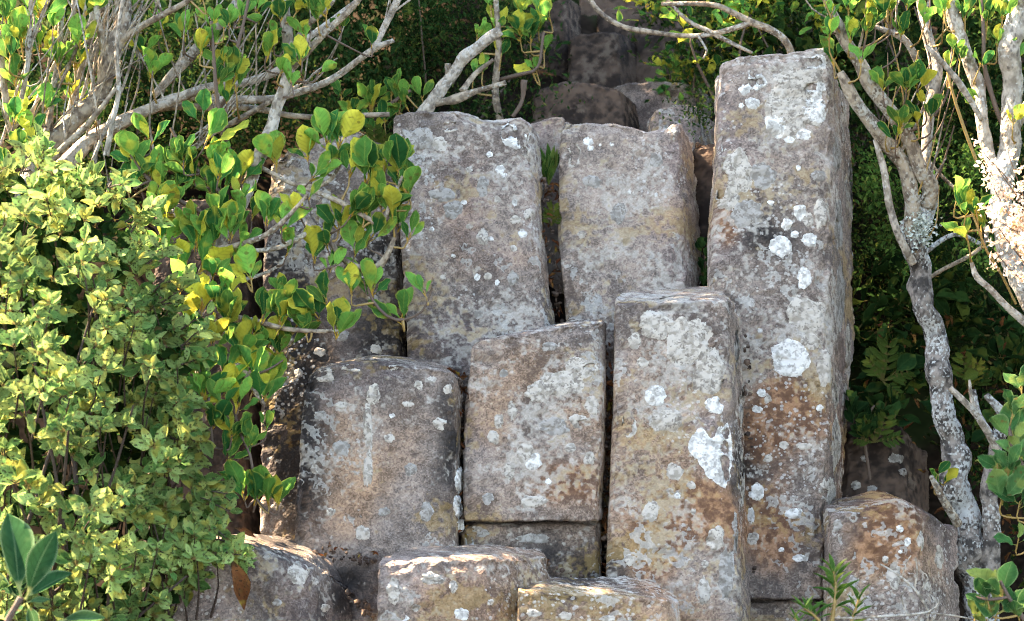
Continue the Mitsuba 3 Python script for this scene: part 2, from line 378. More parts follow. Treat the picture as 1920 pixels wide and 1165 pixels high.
def lichen(col, px, py, rx, ry, tone='lichen_white', seed=None, thick=0.0026, ragged=0.27, outline=None):
    """A crust of lichen grown on the face of a column: a thin raised patch that follows the stone."""
    g = np.random.default_rng(int(px * 7 + py * 13) if seed is None else seed)
    tree, vv, nn = COLS[col]
    nseg, nring = (44, max(6, int(max(rx, ry) / 4.5))) if max(rx, ry) > 20 else (26, 4)
    th = np.arange(nseg) * 2 * np.pi / nseg
    ph = g.random(7) * 6.28
    if tone == 'lichen_white' and abs(rx / ry - 1) < 0.12 and rx > 18:
        ragged *= 0.45
    ph = g.random(14) * 6.28
    out = 1.06 + ragged * (sum(np.sin(k * th + ph[k]) * 0.5 / k**0.75 for k in range(2, 13))) + g.normal(0, 0.022, nseg)
    out = np.clip(out, 0.45, 1.7)
    pts, rho = [[px, py]], [0.0]
    if outline is not None:                                        # a traced outline: its radius about (px, py) by angle
        oo = np.array(outline, float) - [px, py]
        oa, orr = np.arctan2(oo[:, 1], oo[:, 0]) % (2 * np.pi), np.hypot(oo[:, 0], oo[:, 1])
        k_ = np.argsort(oa)
        nseg, nring = 72, 12
        th = np.arange(nseg) * 2 * np.pi / nseg
        out = np.interp(th, oa[k_], orr[k_], period=2 * np.pi) * (1 + g.normal(0, 0.012, nseg))
        rx = ry = 1.0
    for k in range(1, nring + 1):
        r = (k / nring)**0.8
        for a, o in zip(th, out):
            pts.append([px + rx * r * o * np.cos(a), py + ry * r * o * np.sin(a)]); rho.append(r)
    pts, rho = np.array(pts), np.array(rho)
    dist, idx = tree.query(pts, k=4)
    w = 1 / (dist + 0.5)**2; w /= w.sum(1, keepdims=True)
    y = (vv[idx][:, :, 1] * w).sum(1)
    nrm = (nn[idx] * w[..., None]).sum(1); nrm /= np.linalg.norm(nrm, axis=1, keepdims=True)
    s = (y + D) / F
    p = np.column_stack([(pts[:, 0] - 960) * s, y, CZ - (pts[:, 1] - 582.5) * s])
    far = dist[:, 0] > 7                                           # off the column's edge: wrap onto the nearest stone
    p[far] = vv[idx[far, 0]]
    bump = meshkit.fbm(p * 90, 2) - 0.5
    thick = thick * float(np.clip(max(rx, ry) / 24 if outline is None else 1.0, 0.22, 1.0))
    h = thick * (1 - rho**5) - 0.0022 * rho**8 + 0.0022 * bump * (rho < 0.99) + 0.0006
    p = p + nrm * h[:, None]
    f = [[0, 1 + (j + 1) % nseg, 1 + j] for j in range(nseg)]
    for k in range(nring - 1):
        a, b = 1 + k * nseg, 1 + (k + 1) * nseg
        for j in range(nseg):
            j2 = (j + 1) % nseg
            f += [[a + j, a + j2, b + j2], [a + j, b + j2, b + j]]
    put(col, 'lichen_patch', mikit.ply((p, np.array(f)), tone, smooth=True))


colA = column('tallest grey basalt column, its top third splashed with white lichen and its foot rusty', 0.06,
              [(85, 1352, 1556, 1588), (300, 1347, 1558, 1598), (440, 1337, 1557, 1600), (640, 1335, 1555, 1604), (800, 1345, 1552, 1592), (950, 1360, 1546, 1578), (1110, 1372, 1540, 1572)],
              [(1345, 122), (1362, 108), (1410, 97), (1480, 93), (1530, 87), (1556, 90), (1590, 128), (1610, 150)], 1122, tilt=-0.1, side=0.30, lean=0.05, seed=1)
colA2 = column('broken foot stone under the tallest column at the bottom edge', 0.05,
               [(1120, 1395, 1540, 1575), (1400, 1395, 1545, 1590)], [(1380, 1128), (1470, 1130), (1590, 1126)], 1500, side=0.30, lean=0.0, R=0.012, seed=31, name='basalt_block', cat='rock')
colB = column('grey basalt column with one large round white lichen near its upper right corner', 0.20,
              [(205, 732, 992, 1008), (330, 738, 1000, 1018), (450, 750, 1006, 1022), (600, 760, 1022, 1042), (720, 762, 1030, 1052), (900, 765, 1035, 1060)],
              [(722, 228), (735, 216), (765, 208), (815, 207), (855, 205), (880, 212), (905, 221), (935, 223), (975, 221), (1000, 235), (1015, 255)], 1050, side=0.13, depth=0.40, lean=0.10, seed=2)
colC = column('brownish basalt column with a dipped top beside a dark soil gap', 0.24,
              [(225, 1052, 1272, 1302), (330, 1049, 1278, 1310), (450, 1046, 1284, 1316), (600, 1060, 1286, 1318), (720, 1068, 1288, 1320), (900, 1070, 1290, 1322)],
              [(1045, 245), (1060, 231), (1110, 228), (1155, 230), (1185, 238), (1210, 244), (1240, 240), (1270, 230), (1285, 228), (1305, 255)], 1050, side=0.15, depth=0.40, lean=0.08, seed=3)
colD = column('pale front column with a big triangular white lichen patch low on its face', -0.16,
              [(540, 1156, 1365, 1384), (600, 1155, 1366, 1392), (760, 1151, 1374, 1398), (900, 1146, 1380, 1400), (1080, 1140, 1384, 1408), (1400, 1132, 1390, 1424)],
              [(1140, 580), (1160, 573), (1200, 570), (1270, 568), (1340, 563), (1370, 562), (1400, 590)], 1400, tilt=0.13, side=0.24, depth=0.40, lean=0.05, seed=4)
colE = column('squarish slab with a slanting top, resting on a shorter recessed block', -0.10,
              [(620, 886, 1130, 1138), (690, 880, 1130, 1137), (760, 871, 1129, 1136), (860, 866, 1127, 1134), (980, 868, 1118, 1130)],
              [(870, 664), (885, 648), (900, 641), (960, 629), (1040, 614), (1110, 602), (1135, 603)], 979, tilt=0.02, side=0.10, depth=0.34, lean=0.05, R=0.010, rc=0.013, seed=5, name='basalt_slab', cat='rock slab')
colE2 = column('low recessed block of dark basalt under the slanting slab', -0.055,
               [(985, 862, 1122, 1130), (1400, 858, 1126, 1136)], [(855, 984), (960, 986), (1130, 980)], 1400, side=0.10, depth=0.33, lean=0.0, R=0.01, rc=0.02, seed=6, name='basalt_block', cat='rock')
colF = column('mottled grey column with a gently arched top, left of the slanting slab', -0.14,
              [(680, 572, 848, 866), (760, 562, 852, 869), (850, 555, 853, 868), (950, 549, 850, 862), (1050, 545, 850, 860), (1400, 560, 850, 860)],
              [(560, 735), (572, 708), (595, 692), (640, 683), (690, 676), (740, 680), (800, 688), (845, 696), (862, 715)], 1400, tilt=0.03, side=0.12, depth=0.38, lean=0.04, R=0.013, rc=0.018, seed=7)
colG = column('low brown block with a dark right flank in the bottom row', -0.42,
              [(1040, 706, 932, 1030), (1200, 704, 930, 1034), (1500, 700, 928, 1036)],
              [(695, 1068), (712, 1060), (780, 1054), (860, 1050), (925, 1046), (960, 1052), (1000, 1056), (1040, 1056)], 1500, tilt=0.02, side=0.15, depth=0.30, lean=0.02, R=0.009, rc=0.012, seed=8, name='basalt_block', cat='rock')
colH = column('low reddish brown block, rightmost of the bottom row of steps', -0.50,
              [(1100, 968, 1252, 1274), (1400, 966, 1256, 1282)],
              [(955, 1120), (972, 1112), (1050, 1114), (1130, 1118), (1200, 1120), (1250, 1126), (1280, 1145)], 1500, tilt=0.03, side=0.16, depth=0.34, lean=0.02, R=0.009, rc=0.014, seed=9, name='basalt_block', cat='rock')
colI = column('speckled boulder sloping down to the right under the leafy bush', -0.36,
              [(1020, 300, 560, 640), (1100, 290, 570, 652), (1500, 280, 580, 665)],
              [(290, 1040), (400, 1030), (460, 1028), (520, 1042), (570, 1058), (610, 1082), (640, 1112), (670, 1150)], 1500, tilt=0.04, side=0.24, depth=0.30, lean=0.02, R=0.02, rc=0.03, seed=10, name='boulder', cat='boulder')
colJ = column('rusty low column with a peaked top at the foot of the lichen covered trunk', -0.20,
              [(940, 1562, 1722, 1796), (1060, 1560, 1726, 1798), (1400, 1556, 1730, 1806)],
              [(1550, 985), (1568, 968), (1600, 962), (1640, 953), (1685, 941), (1710, 946), (1740, 962), (1775, 985), (1800, 1005)], 1400, tilt=0.02, side=0.20, depth=0.34, lean=0.03, R=0.010, rc=0.014, seed=11)
colK = column('dark column half hidden behind the leafy sprays, beside the round white lichen column', 0.34,
              [(250, 512, 720, 748), (400, 490, 740, 762), (600, 488, 752, 766), (1100, 480, 755, 770)],
              [(470, 340), (515, 300), (560, 275), (620, 248), (660, 240), (700, 258), (735, 285), (770, 330)], 1100, side=0.10, depth=0.36, lean=0.08, rc=0.025, seed=12)
colL = column('dark weathered column deep in shade behind the light green bush', 0.40,
              [(370, 288, 455, 488), (700, 270, 452, 492), (1100, 260, 455, 496)],
              [(270, 400), (310, 378), (380, 370), (440, 378), (490, 410)], 1150, bsdf='rock_brown_shaded', side=0.16, depth=0.36, lean=0.06, rc=0.025, seed=13)
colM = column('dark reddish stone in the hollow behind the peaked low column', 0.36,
              [(800, 1585, 1690, 1740), (1100, 1580, 1700, 1750)], [(1570, 800), (1630, 795), (1690, 800), (1750, 850)], 1200, side=0.16, depth=0.36, lean=0.05, rc=0.03, R=0.02, bsdf='rock_brown_shaded', seed=14, name='boulder', cat='boulder')
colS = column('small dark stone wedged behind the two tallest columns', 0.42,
              [(270, 1300, 1352, 1362), (700, 1296, 1350, 1362)], [(1290, 285), (1312, 270), (1340, 268), (1370, 285)], 900, bsdf='rock_brown_shaded', side=0.10, depth=0.2, lean=0.05, R=0.02, seed=15, name='boulder', cat='boulder')
back = [
    ('shaded brown block at the very top left of the steps, behind the broad leaved shrub', 1.75, [(-20, 985, 1060, 1090), (200, 980, 1065, 1095)], [(975, 10), (1000, -8), (1050, -12), (1095, 0)], 330, 0.05),
    ('shaded brown block between the two uppermost boulders of the steps', 1.95, [(-20, 1120, 1300, 1340), (200, 1120, 1300, 1340)], [(1110, 30), (1140, 12), (1220, 8), (1300, 14), (1345, 30)], 330, 0.05),
    ('broad flat topped rock behind the tall columns, its pale top catching light', 1.05, [(150, 1000, 1165, 1195), (330, 990, 1180, 1205)], [(985, 195), (1015, 166), (1060, 152), (1120, 158), (1170, 172), (1195, 190)], 420, 0.10),
    ('small grey rock peeping through the gap between the two middle columns', 0.62, [(215, 985, 1058, 1072), (400, 985, 1062, 1076)], [(980, 235), (1010, 224), (1045, 217), (1080, 224)], 600, 0.02),
    ('rounded rock beside the tallest column, behind the dipped top', 0.80, [(195, 1222, 1300, 1345), (400, 1215, 1310, 1350)], [(1212, 225), (1235, 203), (1270, 194), (1310, 196), (1350, 215)], 560, 0.02),
    ('upright dark rock in the shade at the top of the steps', 1.55, [(60, 1068, 1160, 1200), (260, 1062, 1165, 1205)], [(1055, 80), (1080, 63), (1130, 58), (1170, 60), (1200, 75)], 360, 0.05),
    ('wide brown rock beside the upright dark one at the top of the steps', 1.68, [(60, 1190, 1290, 1325), (260, 1190, 1300, 1335)], [(1180, 80), (1205, 66), (1260, 60), (1310, 64), (1335, 85)], 360, 0.05),
    ('low shaded rock above the rounded rock at the top of the steps', 1.30, [(150, 1150, 1300, 1340), (330, 1150, 1300, 1340)], [(1140, 165), (1180, 152), (1250, 150), (1300, 158), (1340, 175)], 430, 0.05),
    ('reddish boulder at the very top of the view, touched by sun', 2.1, [(-60, 1090, 1180, 1240), (150, 1080, 1200, 1270)], [(1080, -20), (1110, -50), (1160, -60), (1200, -40), (1260, -10)], 240, 0.1),
    ('brown boulder right of the sunlit one at the very top of the view', 2.25, [(-80, 1225, 1330, 1380), (150, 1215, 1340, 1390)], [(1210, -20), (1260, -60), (1330, -70), (1390, -30)], 240, 0.1)]
for i, (lab, y, sec, prof, bot, tilt) in enumerate(back):
    column(lab, y, sec, prof, bot, tilt=tilt, side=0.2, depth=0.5, lean=0.05, R=0.014, rc=0.022, seed=40 + i, name='boulder', cat='boulder', res=0.014, rough=0.55, bsdf='rock' if 'gap between the two middle' in lab or 'rounded rock' in lab else 'rock_brown_shaded')

W, G_, B_ = 'lichen_white', 'lichen_pale', 'lichen_grey'
for c, rows in {
    colA: [(1417, 150, 19, 22, W), (1396, 168, 11, 12, W), (1411, 194, 15, 12, W), (1390, 198, 6, 5, W), (1372, 155, 7, 6, W), (1458, 232, 24, 26, W), (1522, 205, 30, 30, W), (1500, 150, 42, 26, G_), (1532, 118, 20, 16, W),
           (1505, 252, 18, 11, W), (1480, 262, 10, 8, W), (1478, 190, 22, 22, G_), (1530, 170, 18, 22, W), (1380, 325, 34, 40, G_), (1362, 372, 24, 24, G_), (1400, 400, 30, 26, B_), (1356, 280, 6, 6, W), (1448, 128, 8, 6, G_),
           (1500, 398, 14, 15, W), (1475, 421, 11, 12, W), (1464, 462, 22, 20, W), (1518, 450, 16, 13, W), (1490, 440, 9, 7, W), (1508, 522, 15, 20, W), (1540, 400, 14, 30, G_), (1515, 412, 12, 14, G_), (1535, 330, 14, 12, B_),
           (1512, 590, 38, 34, G_), (1482, 672, 37, 36, W), (1520, 640, 20, 16, G_), (1546, 690, 15, 34, G_), (1428, 737, 9, 9, W), (1440, 748, 8, 8, G_), (1420, 768, 10, 8, W), (1537, 765, 8, 7, W), (1470, 835, 9, 9, G_),
           (1508, 837, 16, 7, G_), (1419, 923, 14, 18, W), (1408, 967, 8, 15, W), (1412, 1010, 12, 13, G_), (1488, 963, 17, 11, W), (1500, 1047, 15, 8, W), (1465, 1031, 6, 5, W), (1440, 860, 10, 8, G_), (1425, 620, 5, 5, W),
           (1568, 830, 9, 48, G_), (1552, 920, 15, 26, G_), (1575, 560, 9, 60, B_), (1590, 660, 5, 50, G_), (1572, 420, 8, 50, B_), (1568, 290, 8, 34, B_), (1582, 210, 5, 24, G_), (1566, 740, 6, 26, G_), (1594, 340, 4, 40, B_), (1584, 760, 5, 40, B_), (1430, 330, 24, 26, B_), (1445, 380, 7, 5, W), (1497, 315, 5, 6, W)],
    colB: [(965, 253, 27, 27, W), (758, 225, 13, 9, G_), (782, 258, 32, 24, B_), (845, 238, 16, 12, G_), (824, 270, 14, 16, G_), (938, 318, 9, 10, W), (945, 330, 6, 6, W), (933, 375, 8, 6, G_), (850, 393, 20, 17, B_), (830, 365, 24, 14, B_), (905, 445, 13, 15, G_),
           (920, 448, 6, 5, W), (880, 425, 7, 6, G_), (967, 412, 11, 9, G_), (980, 438, 9, 9, W), (993, 402, 11, 13, G_), (963, 466, 7, 7, G_), (880, 318, 8, 6, G_), (918, 290, 7, 6, W), (985, 285, 8, 12, G_), (895, 520, 7, 7, W), (915, 518, 8, 8, G_), (932, 530, 5, 6, W),
           (897, 590, 9, 10, B_), (962, 522, 12, 12, B_), (870, 380, 6, 5, W), (780, 300, 16, 12, B_), (905, 350, 12, 20, B_), (810, 430, 5, 5, W), (850, 480, 5, 4, W), (830, 520, 6, 5, G_), (965, 380, 6, 7, W)],
    colC: [(1103, 265, 10, 9, W), (1107, 278, 7, 6, W), (1147, 270, 4, 5, W), (1125, 272, 3, 3, W), (1075, 292, 14, 22, G_), (1265, 245, 7, 10, G_), (1110, 340, 18, 12, B_), (1180, 360, 4, 4, W), (1230, 365, 4, 4, W), (1160, 400, 16, 20, B_), (1090, 440, 9, 7, G_), (1150, 480, 6, 8, G_), (1230, 300, 12, 16, B_), (1120, 560, 9, 10, B_)],
    colD: [(1229, 742, 21, 20, W), (1296, 910, 9, 9, G_), (1342, 1010, 17, 24, G_), (1320, 1108, 11, 28, G_), (1362, 1075, 14, 50, B_), (1300, 960, 6, 6, G_), (1322, 1058, 7, 9, G_), (1230, 610, 34, 26, G_), (1290, 640, 42, 46, G_),
           (1330, 700, 32, 40, G_), (1265, 560, 28, 7, G_), (1190, 640, 14, 16, G_), (1205, 680, 12, 10, G_), (1180, 800, 16, 20, G_), (1265, 885, 18, 16, G_), (1220, 960, 16, 20, G_), (1250, 790, 30, 22, G_), (1390, 760, 4, 40, G_), (1382, 650, 4, 40, B_), (1392, 900, 4, 50, G_), (1378, 1000, 6, 40, B_), (1180, 1050, 10, 12, G_), (1225, 1110, 12, 10, G_), (1340, 760, 20, 16, W), (1270, 930, 6, 7, W)],
    colE: [(1000, 866, 17, 16, W), (985, 850, 17, 20, G_), (955, 885, 10, 18, G_), (1050, 720, 50, 22, G_), (1090, 690, 30, 20, G_), (1010, 735, 26, 18, G_), (925, 820, 12, 14, G_), (1085, 790, 18, 14, G_), (1030, 650, 16, 9, B_), (935, 790, 10, 14, G_), (1110, 760, 14, 18, G_), (1040, 800, 26, 18, B_), (900, 700, 9, 7, G_), (945, 700, 10, 8, B_), (1028, 903, 6, 6, W), (1105, 860, 12, 14, G_), (1000, 940, 24, 12, G_), (915, 935, 12, 12, B_), (960, 770, 9, 18, G_), (1070, 840, 12, 9, G_)],
    colF: [(610, 703, 26, 14, G_), (660, 690, 20, 8, G_), (690, 800, 9, 44, G_), (700, 740, 14, 20, G_), (765, 758, 12, 6, G_), (825, 795, 14, 12, G_), (730, 822, 12, 8, G_), (785, 722, 9, 9, G_), (810, 712, 9, 7, G_), (640, 760, 12, 8, G_), (735, 690, 10, 6, G_), (690, 880, 9, 34, G_), (600, 780, 12, 10, B_), (840, 730, 9, 10, G_), (770, 880, 12, 14, B_), (640, 840, 18, 14, B_), (720, 960, 12, 9, B_), (800, 960, 14, 18, B_), (680, 1000, 16, 14, G_), (590, 880, 8, 10, G_), (620, 960, 9, 9, G_), (735, 780, 6, 5, W)],
    colG: [(866, 1152, 15, 12, W), (738, 1108, 14, 24, G_), (810, 1085, 22, 12, G_), (780, 1140, 9, 7, G_), (920, 1130, 7, 7, G_), (850, 1100, 9, 12, G_), (760, 1160, 8, 6, W)],
    colH: [(1000, 1150, 14, 9, G_), (1060, 1155, 14, 8, G_), (1140, 1160, 16, 7, G_)],
    colI: [(560, 1075, 22, 20, G_), (470, 1035, 8, 6, G_), (500, 1045, 8, 5, G_), (590, 1090, 9, 9, G_), (440, 1100, 6, 5, W), (520, 1130, 9, 8, B_), (610, 1140, 9, 9, G_)],
    colJ: [(1687, 992, 8, 7, W), (1702, 1016, 7, 9, W), (1726, 1015, 7, 18, G_), (1761, 1045, 9, 22, G_), (1570, 985, 10, 12, B_), (1676, 1080, 14, 24, G_), (1600, 1090, 10, 12, B_), (1740, 1100, 6, 10, G_), (1660, 1050, 7, 8, G_), (1688, 1035, 4, 4, W)],
    colK: [(535, 320, 24, 34, G_), (620, 300, 18, 20, G_), (700, 560, 9, 10, B_), (705, 655, 12, 9, G_), (640, 630, 14, 12, B_), (600, 660, 12, 9, G_), (560, 380, 12, 8, G_), (520, 950, 12, 9, G_), (560, 700, 10, 9, G_)],
    colL: [(330, 390, 12, 9, G_), (420, 480, 14, 18, B_), (430, 620, 12, 14, B_), (470, 700, 9, 20, G_), (380, 560, 10, 9, G_)],
    colM: [(1635, 918, 10, 9, B_), (1680, 860, 14, 10, B_), (1693, 885, 8, 8, B_), (1620, 860, 7, 7, B_), (1605, 910, 9, 10, G_)],
}.items():
    for r in rows:
        lichen(c, *r)

lichen(colD, 1335, 848, 40, 55, W, outline=[(1287, 839), (1291, 822), (1300, 808), (1314, 798), (1322, 806), (1331, 820), (1342, 817), (1347, 808), (1350, 788), (1362, 784), (1370, 795), (1374, 812), (1375, 847), (1371, 885), (1362, 920), (1349, 913), (1331, 902), (1318, 882), (1306, 862)])
lichen(colA, 1478, 205, 40, 60, G_, outline=[(1435, 190), (1450, 160), (1475, 140), (1500, 118), (1535, 108), (1545, 140), (1540, 180), (1552, 215), (1540, 240), (1515, 235), (1500, 262), (1470, 262), (1440, 245), (1432, 215)])
for a_ in [(860, 900, 7, 24, W), (858, 950, 8, 22, W), (866, 985, 9, 12, W)]:
    lichen(colF, *a_, thick=0.008)
for a_ in [(885, 992, 20, 7, G_), (905, 1000, 14, 8, B_), (880, 1015, 8, 14, W), (1000, 1010, 30, 10, B_)]:
    lichen(colE2, *a_)

# ------------------------------------------------------------------ the hillside
ypro = np.array([-300, -30, -5, -0.9, -0.45, 0.0, 0.3, 0.5, 1.0, 1.6, 2.4, 3.4, 6, 12, 40, 300.0])
zpro = np.array([-14, -2.5, -0.45, -0.32, -0.22, -0.05, 0.55, 1.36, 1.62, 2.1, 2.75, 3.6, 5.3, 8.0, 15, 26.0])
ax = lambda n, near, far: np.concatenate([-np.geomspace(far, near, n)[:-1], np.linspace(-near, near, 120), np.geomspace(near, far, n)[1:]])  # noqa: E731
gx, gy = ax(26, 3.0, 300.0), ax(26, 3.0, 300.0)
X, Y = np.meshgrid(gx, gy)
side_ = 0.42 * (np.clip((-0.42 - X) / 0.25, 0, 1) + np.clip((X - 1.0) / 0.2, 0, 1)) * np.clip((Y + 1.0) / 0.6, 0, 1)
Zg = np.interp(Y - side_, ypro, zpro) - 0.30 * np.exp(-((X - 1.35) / 0.35)**2 - ((Y - 0.35) / 0.5)**2) - 0.25 * np.exp(-((X - 0.33) / 0.3)**2 - ((Y - 0.9) / 0.6)**2)
pn = np.stack([X, Y, X * 0], -1)
Zg += (meshkit.fbm(pn * 1.2, 4) - 0.5) * 0.25 + (meshkit.fbm(pn * 7, 3) - 0.5) * 0.10
ni, nj = X.shape
i, j = np.meshgrid(np.arange(ni - 1), np.arange(nj - 1), indexing='ij')
q = np.stack([i * nj + j, i * nj + j + 1, (i + 1) * nj + j + 1, (i + 1) * nj + j], -1).reshape(-1, 4)
scene['hillside'] = mikit.ply((np.column_stack([X.ravel(), Y.ravel(), Zg.ravel()]), q), 'soil', smooth=True)
labels['hillside'] = {'label': 'dark earth slope under and behind the rock columns', 'kind': 'structure'}


def ground(x, y):
    iy, ix = np.clip(np.searchsorted(gy, y), 1, ni - 1), np.clip(np.searchsorted(gx, x), 1, nj - 1)
    return float(Zg[iy, ix])


# ------------------------------------------------------------------ leaves
def leaf_mesh(ident, width, peak, petiole, nt, ns, curl, cup, wave, tip, g, notch=0.0):
    """A leaf of length 1 along +x, its face towards +z. Rows along the leaf, ns + 1 points across."""
    t = np.linspace(0, 1, nt + 1)
    t = np.concatenate([[0.0], petiole + (1 - petiole) * np.linspace(0, 1, nt)]) if petiole > 0 else t
    b = np.clip((t - petiole) / (1 - petiole), 0, 1)
    e = math.log(0.5) / math.log(peak)
    w = width * np.sin(np.pi * np.clip(b, 0, 1)**e)**tip
    w = np.maximum(w, 0.016 * (t < 0.98) + 0.002)
    s = np.linspace(-1, 1, ns + 1)
    ph, ph2 = g.random(2) * 6.28
    x = t[:, None] + 0 * s
    y = w[:, None] * s * (1 + notch * np.sin(b * 23 + ph)[:, None])
    z = cup * (s**2)[None, :] * w[:, None] * 2 + curl * (b**2)[:, None] + wave * np.sin(b * 11 + ph)[:, None] * s * np.abs(s) + wave * 0.7 * np.cos(b * 7 + ph2)[:, None] * (s**2)
    y = y + 0.06 * np.sin(b * 2.4 + ph)[:, None]
    y = y - y[0].mean(); z = z - z[0].mean()
    v = np.stack([x, y, z], -1).reshape(-1, 3)
    n = ns + 1
    i, j = np.meshgrid(np.arange(len(t) - 1), np.arange(ns), indexing='ij')
    q = np.stack([i * n + j, (i + 1) * n + j, (i + 1) * n + j + 1, i * n + j + 1], -1).reshape(-1, 4)
    f = np.vstack([q[:, [0, 1, 2]], q[:, [0, 2, 3]]])
    uv = np.stack([ident + 0.002 + 0.995 * t[:, None] + 0 * s, 0.5 + 0.5 * s + 0 * t[:, None]], -1).reshape(-1, 2)
    return v, f, uv


class Species:
    def __init__(self, bsdf, seed, n=22, **k):
        g = np.random.default_rng(seed)
        self.raw, self.shape, self.bsdf = [], [], bsdf
        for m in range(n):
            a = {x: (y if not isinstance(y, tuple) else g.uniform(*y)) for x, y in k.items()}
            self.raw.append(leaf_mesh(m, g=g, **{**a, 'nt': int(a['nt']), 'ns': int(a['ns'])}))
        self.shape = [mikit.ply((v, f), bsdf, smooth=True, uv=uv) for v, f, uv in self.raw]

    def part(self, parent, m, k, name='leaf'):
        put(parent, name, {**self.shape[k % len(self.shape)], 'to_world': T(m.tolist())})

    def many(self, ms, ks):
        vs, fs, us, at = [], [], [], 0
        ks = np.asarray(ks) % len(self.raw)
        for k in range(len(self.raw)):
            sel = np.asarray(ms)[ks == k]
            if not len(sel):
                continue
            v, f, uv = self.raw[k]
            vv = np.einsum('kij,nj->kni', sel[:, :3, :3], v) + sel[:, None, :3, 3]
            vs.append(vv.reshape(-1, 3))
            fs.append((f[None] + (np.arange(len(sel)) * len(v))[:, None, None]).reshape(-1, 3) + at)
            us.append(np.tile(uv, (len(sel), 1)) + np.repeat(np.arange(len(sel)) % 40 * 25.0, len(v))[:, None] * [1, 0])
            at += len(vs[-1])
        return mikit.ply((np.vstack(vs), np.vstack(fs)), self.bsdf, smooth=True, uv=np.vstack(us))


def frame(pos, d, up, size):
    d = d / np.linalg.norm(d)
    n = up - d * (up @ d)
    n = n / (np.linalg.norm(n) + 1e-9)
    m = np.eye(4)
    m[:3, 0], m[:3, 1], m[:3, 2], m[:3, 3] = d * size, np.cross(n, d) * size, n * size, pos
    return m


broad = Species('leaf_broad', 1, n=26, notch=(0.0, 0.10), width=(0.16, 0.27), peak=(0.50, 0.64), petiole=(0.18, 0.28), nt=8, ns=4, curl=(-0.16, 0.14), cup=(-0.15, 0.6), wave=(0.01, 0.08), tip=(0.55, 0.75))
bushy = Species('leaf_bush', 2, n=26, width=(0.19, 0.27), peak=(0.46, 0.56), petiole=(0.06, 0.10), nt=6, ns=4, curl=(-0.22, 0.05), cup=(0.0, 0.5), wave=(0.02, 0.075), tip=(0.75, 0.95))
small = Species('leaf_dark', 3, n=20, width=(0.16, 0.26), peak=(0.45, 0.6), petiole=(0.04, 0.1), nt=3, ns=2, curl=(-0.2, 0.1), cup=(0.1, 0.5), wave=0.0, tip=0.9)
glossy = Species('leaf_glossy', 14, n=16, notch=(0.0, 0.10), width=(0.22, 0.30), peak=(0.48, 0.60), petiole=(0.12, 0.18), nt=9, ns=4, curl=(-0.2, 0.1), cup=(-0.1, 0.45), wave=(0.01, 0.07), tip=(0.6, 0.8))
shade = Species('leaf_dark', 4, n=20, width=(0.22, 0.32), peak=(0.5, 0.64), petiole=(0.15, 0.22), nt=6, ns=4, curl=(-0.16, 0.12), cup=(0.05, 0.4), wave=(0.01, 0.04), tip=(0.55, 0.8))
laurel = Species('leaf_laurel', 5, n=12, width=(0.15, 0.19), peak=(0.50, 0.58), petiole=(0.08, 0.12), nt=12, ns=6, curl=(-0.14, 0.02), cup=(0.1, 0.35), wave=(0.005, 0.02), tip=(0.8, 0.95))
spear = Species('leaf_spear', 6, n=16, width=(0.08, 0.12), peak=(0.42, 0.52), petiole=0.03, nt=6, ns=2, curl=(-0.2, 0.05), cup=(0.2, 0.6), wave=0.0, tip=(0.8, 1.0))
dead = Species('leaf_dead', 8, n=8, width=(0.10, 0.16), peak=(0.45, 0.55), petiole=0.08, nt=7, ns=4, curl=(-0.4, 0.3), cup=(0.5, 1.2), wave=(0.03, 0.08), tip=0.9)
petal = Species('petal_dry', 9, n=12, width=(0.16, 0.3), peak=(0.5, 0.7), petiole=0.1, nt=4, ns=2, curl=(-0.3, 0.4), cup=(0.2, 0.8), wave=0.0, tip=0.7)

LEAFCOUNT = {}


def rosette(parent, px, py, y, axis=(0, -0.25, 1), n=6, size=0.085, species=broad, spread=(0.25, 0.95), g=rng, keep=None):
    """A shoot tip with its whorl of leaves; keep collects (matrix, variant) instead of making parts."""
    base = P(px, py, y) if y is not None else np.asarray(py, float)
    ax_ = np.asarray(axis, float) + g.normal(0, 0.15, 3); ax_ /= np.linalg.norm(ax_)
    s1 = np.cross(ax_, [0.3, 1, 0.2]); s1 /= np.linalg.norm(s1); s2 = np.cross(ax_, s1)
    f0 = g.random() * 6.28
    for k in range(n):
        phi, al = f0 + k * 2.4 + g.normal(0, 0.25), g.uniform(*spread) * (0.55 + 0.45 * (n - k) / n)
        rad = np.cos(phi) * s1 + np.sin(phi) * s2
        d = (np.cos(al) * ax_ + np.sin(al) * rad) * [1, 0.55, 1] + g.normal(0, 0.08, 3)
        up = 0.55 * (np.sin(al) * ax_ - np.cos(al) * rad) + g.normal(0, 0.25, 3)
        up = up + np.array([0, -0.75 if up[1] < 0.25 else 0.5, 0.25])         # leaves turn to the open side, some show their backs
        sz = size * g.uniform(0.58, 1.2) * (1.0 - 0.3 * k / n)
        m = frame(base - ax_ * size * 0.22 * (n - k) / n, d, up, sz)
        kk = int(g.integers(1000))
        if keep is None:
            species.part(parent, m, kk)
        else:
            keep.append((m, kk))
    return base, ax_


def stick(parent, pts, bsdf='bark', part='branch', sides=9, rough=0.12, step=0.02, label=None, knots=0.0, thin=1.0):
    """pts: rows (px, py, y, radius in photo pixels)."""
    rows = []
    for px, py, y, r in pts:
        rows.append([*P(px, py, y), thin * r * (y + D) / F])
    put(parent, part, mikit.ply(tube(rows, sides, rough, step, knots), bsdf, smooth=True), label)
    return np.array(rows)


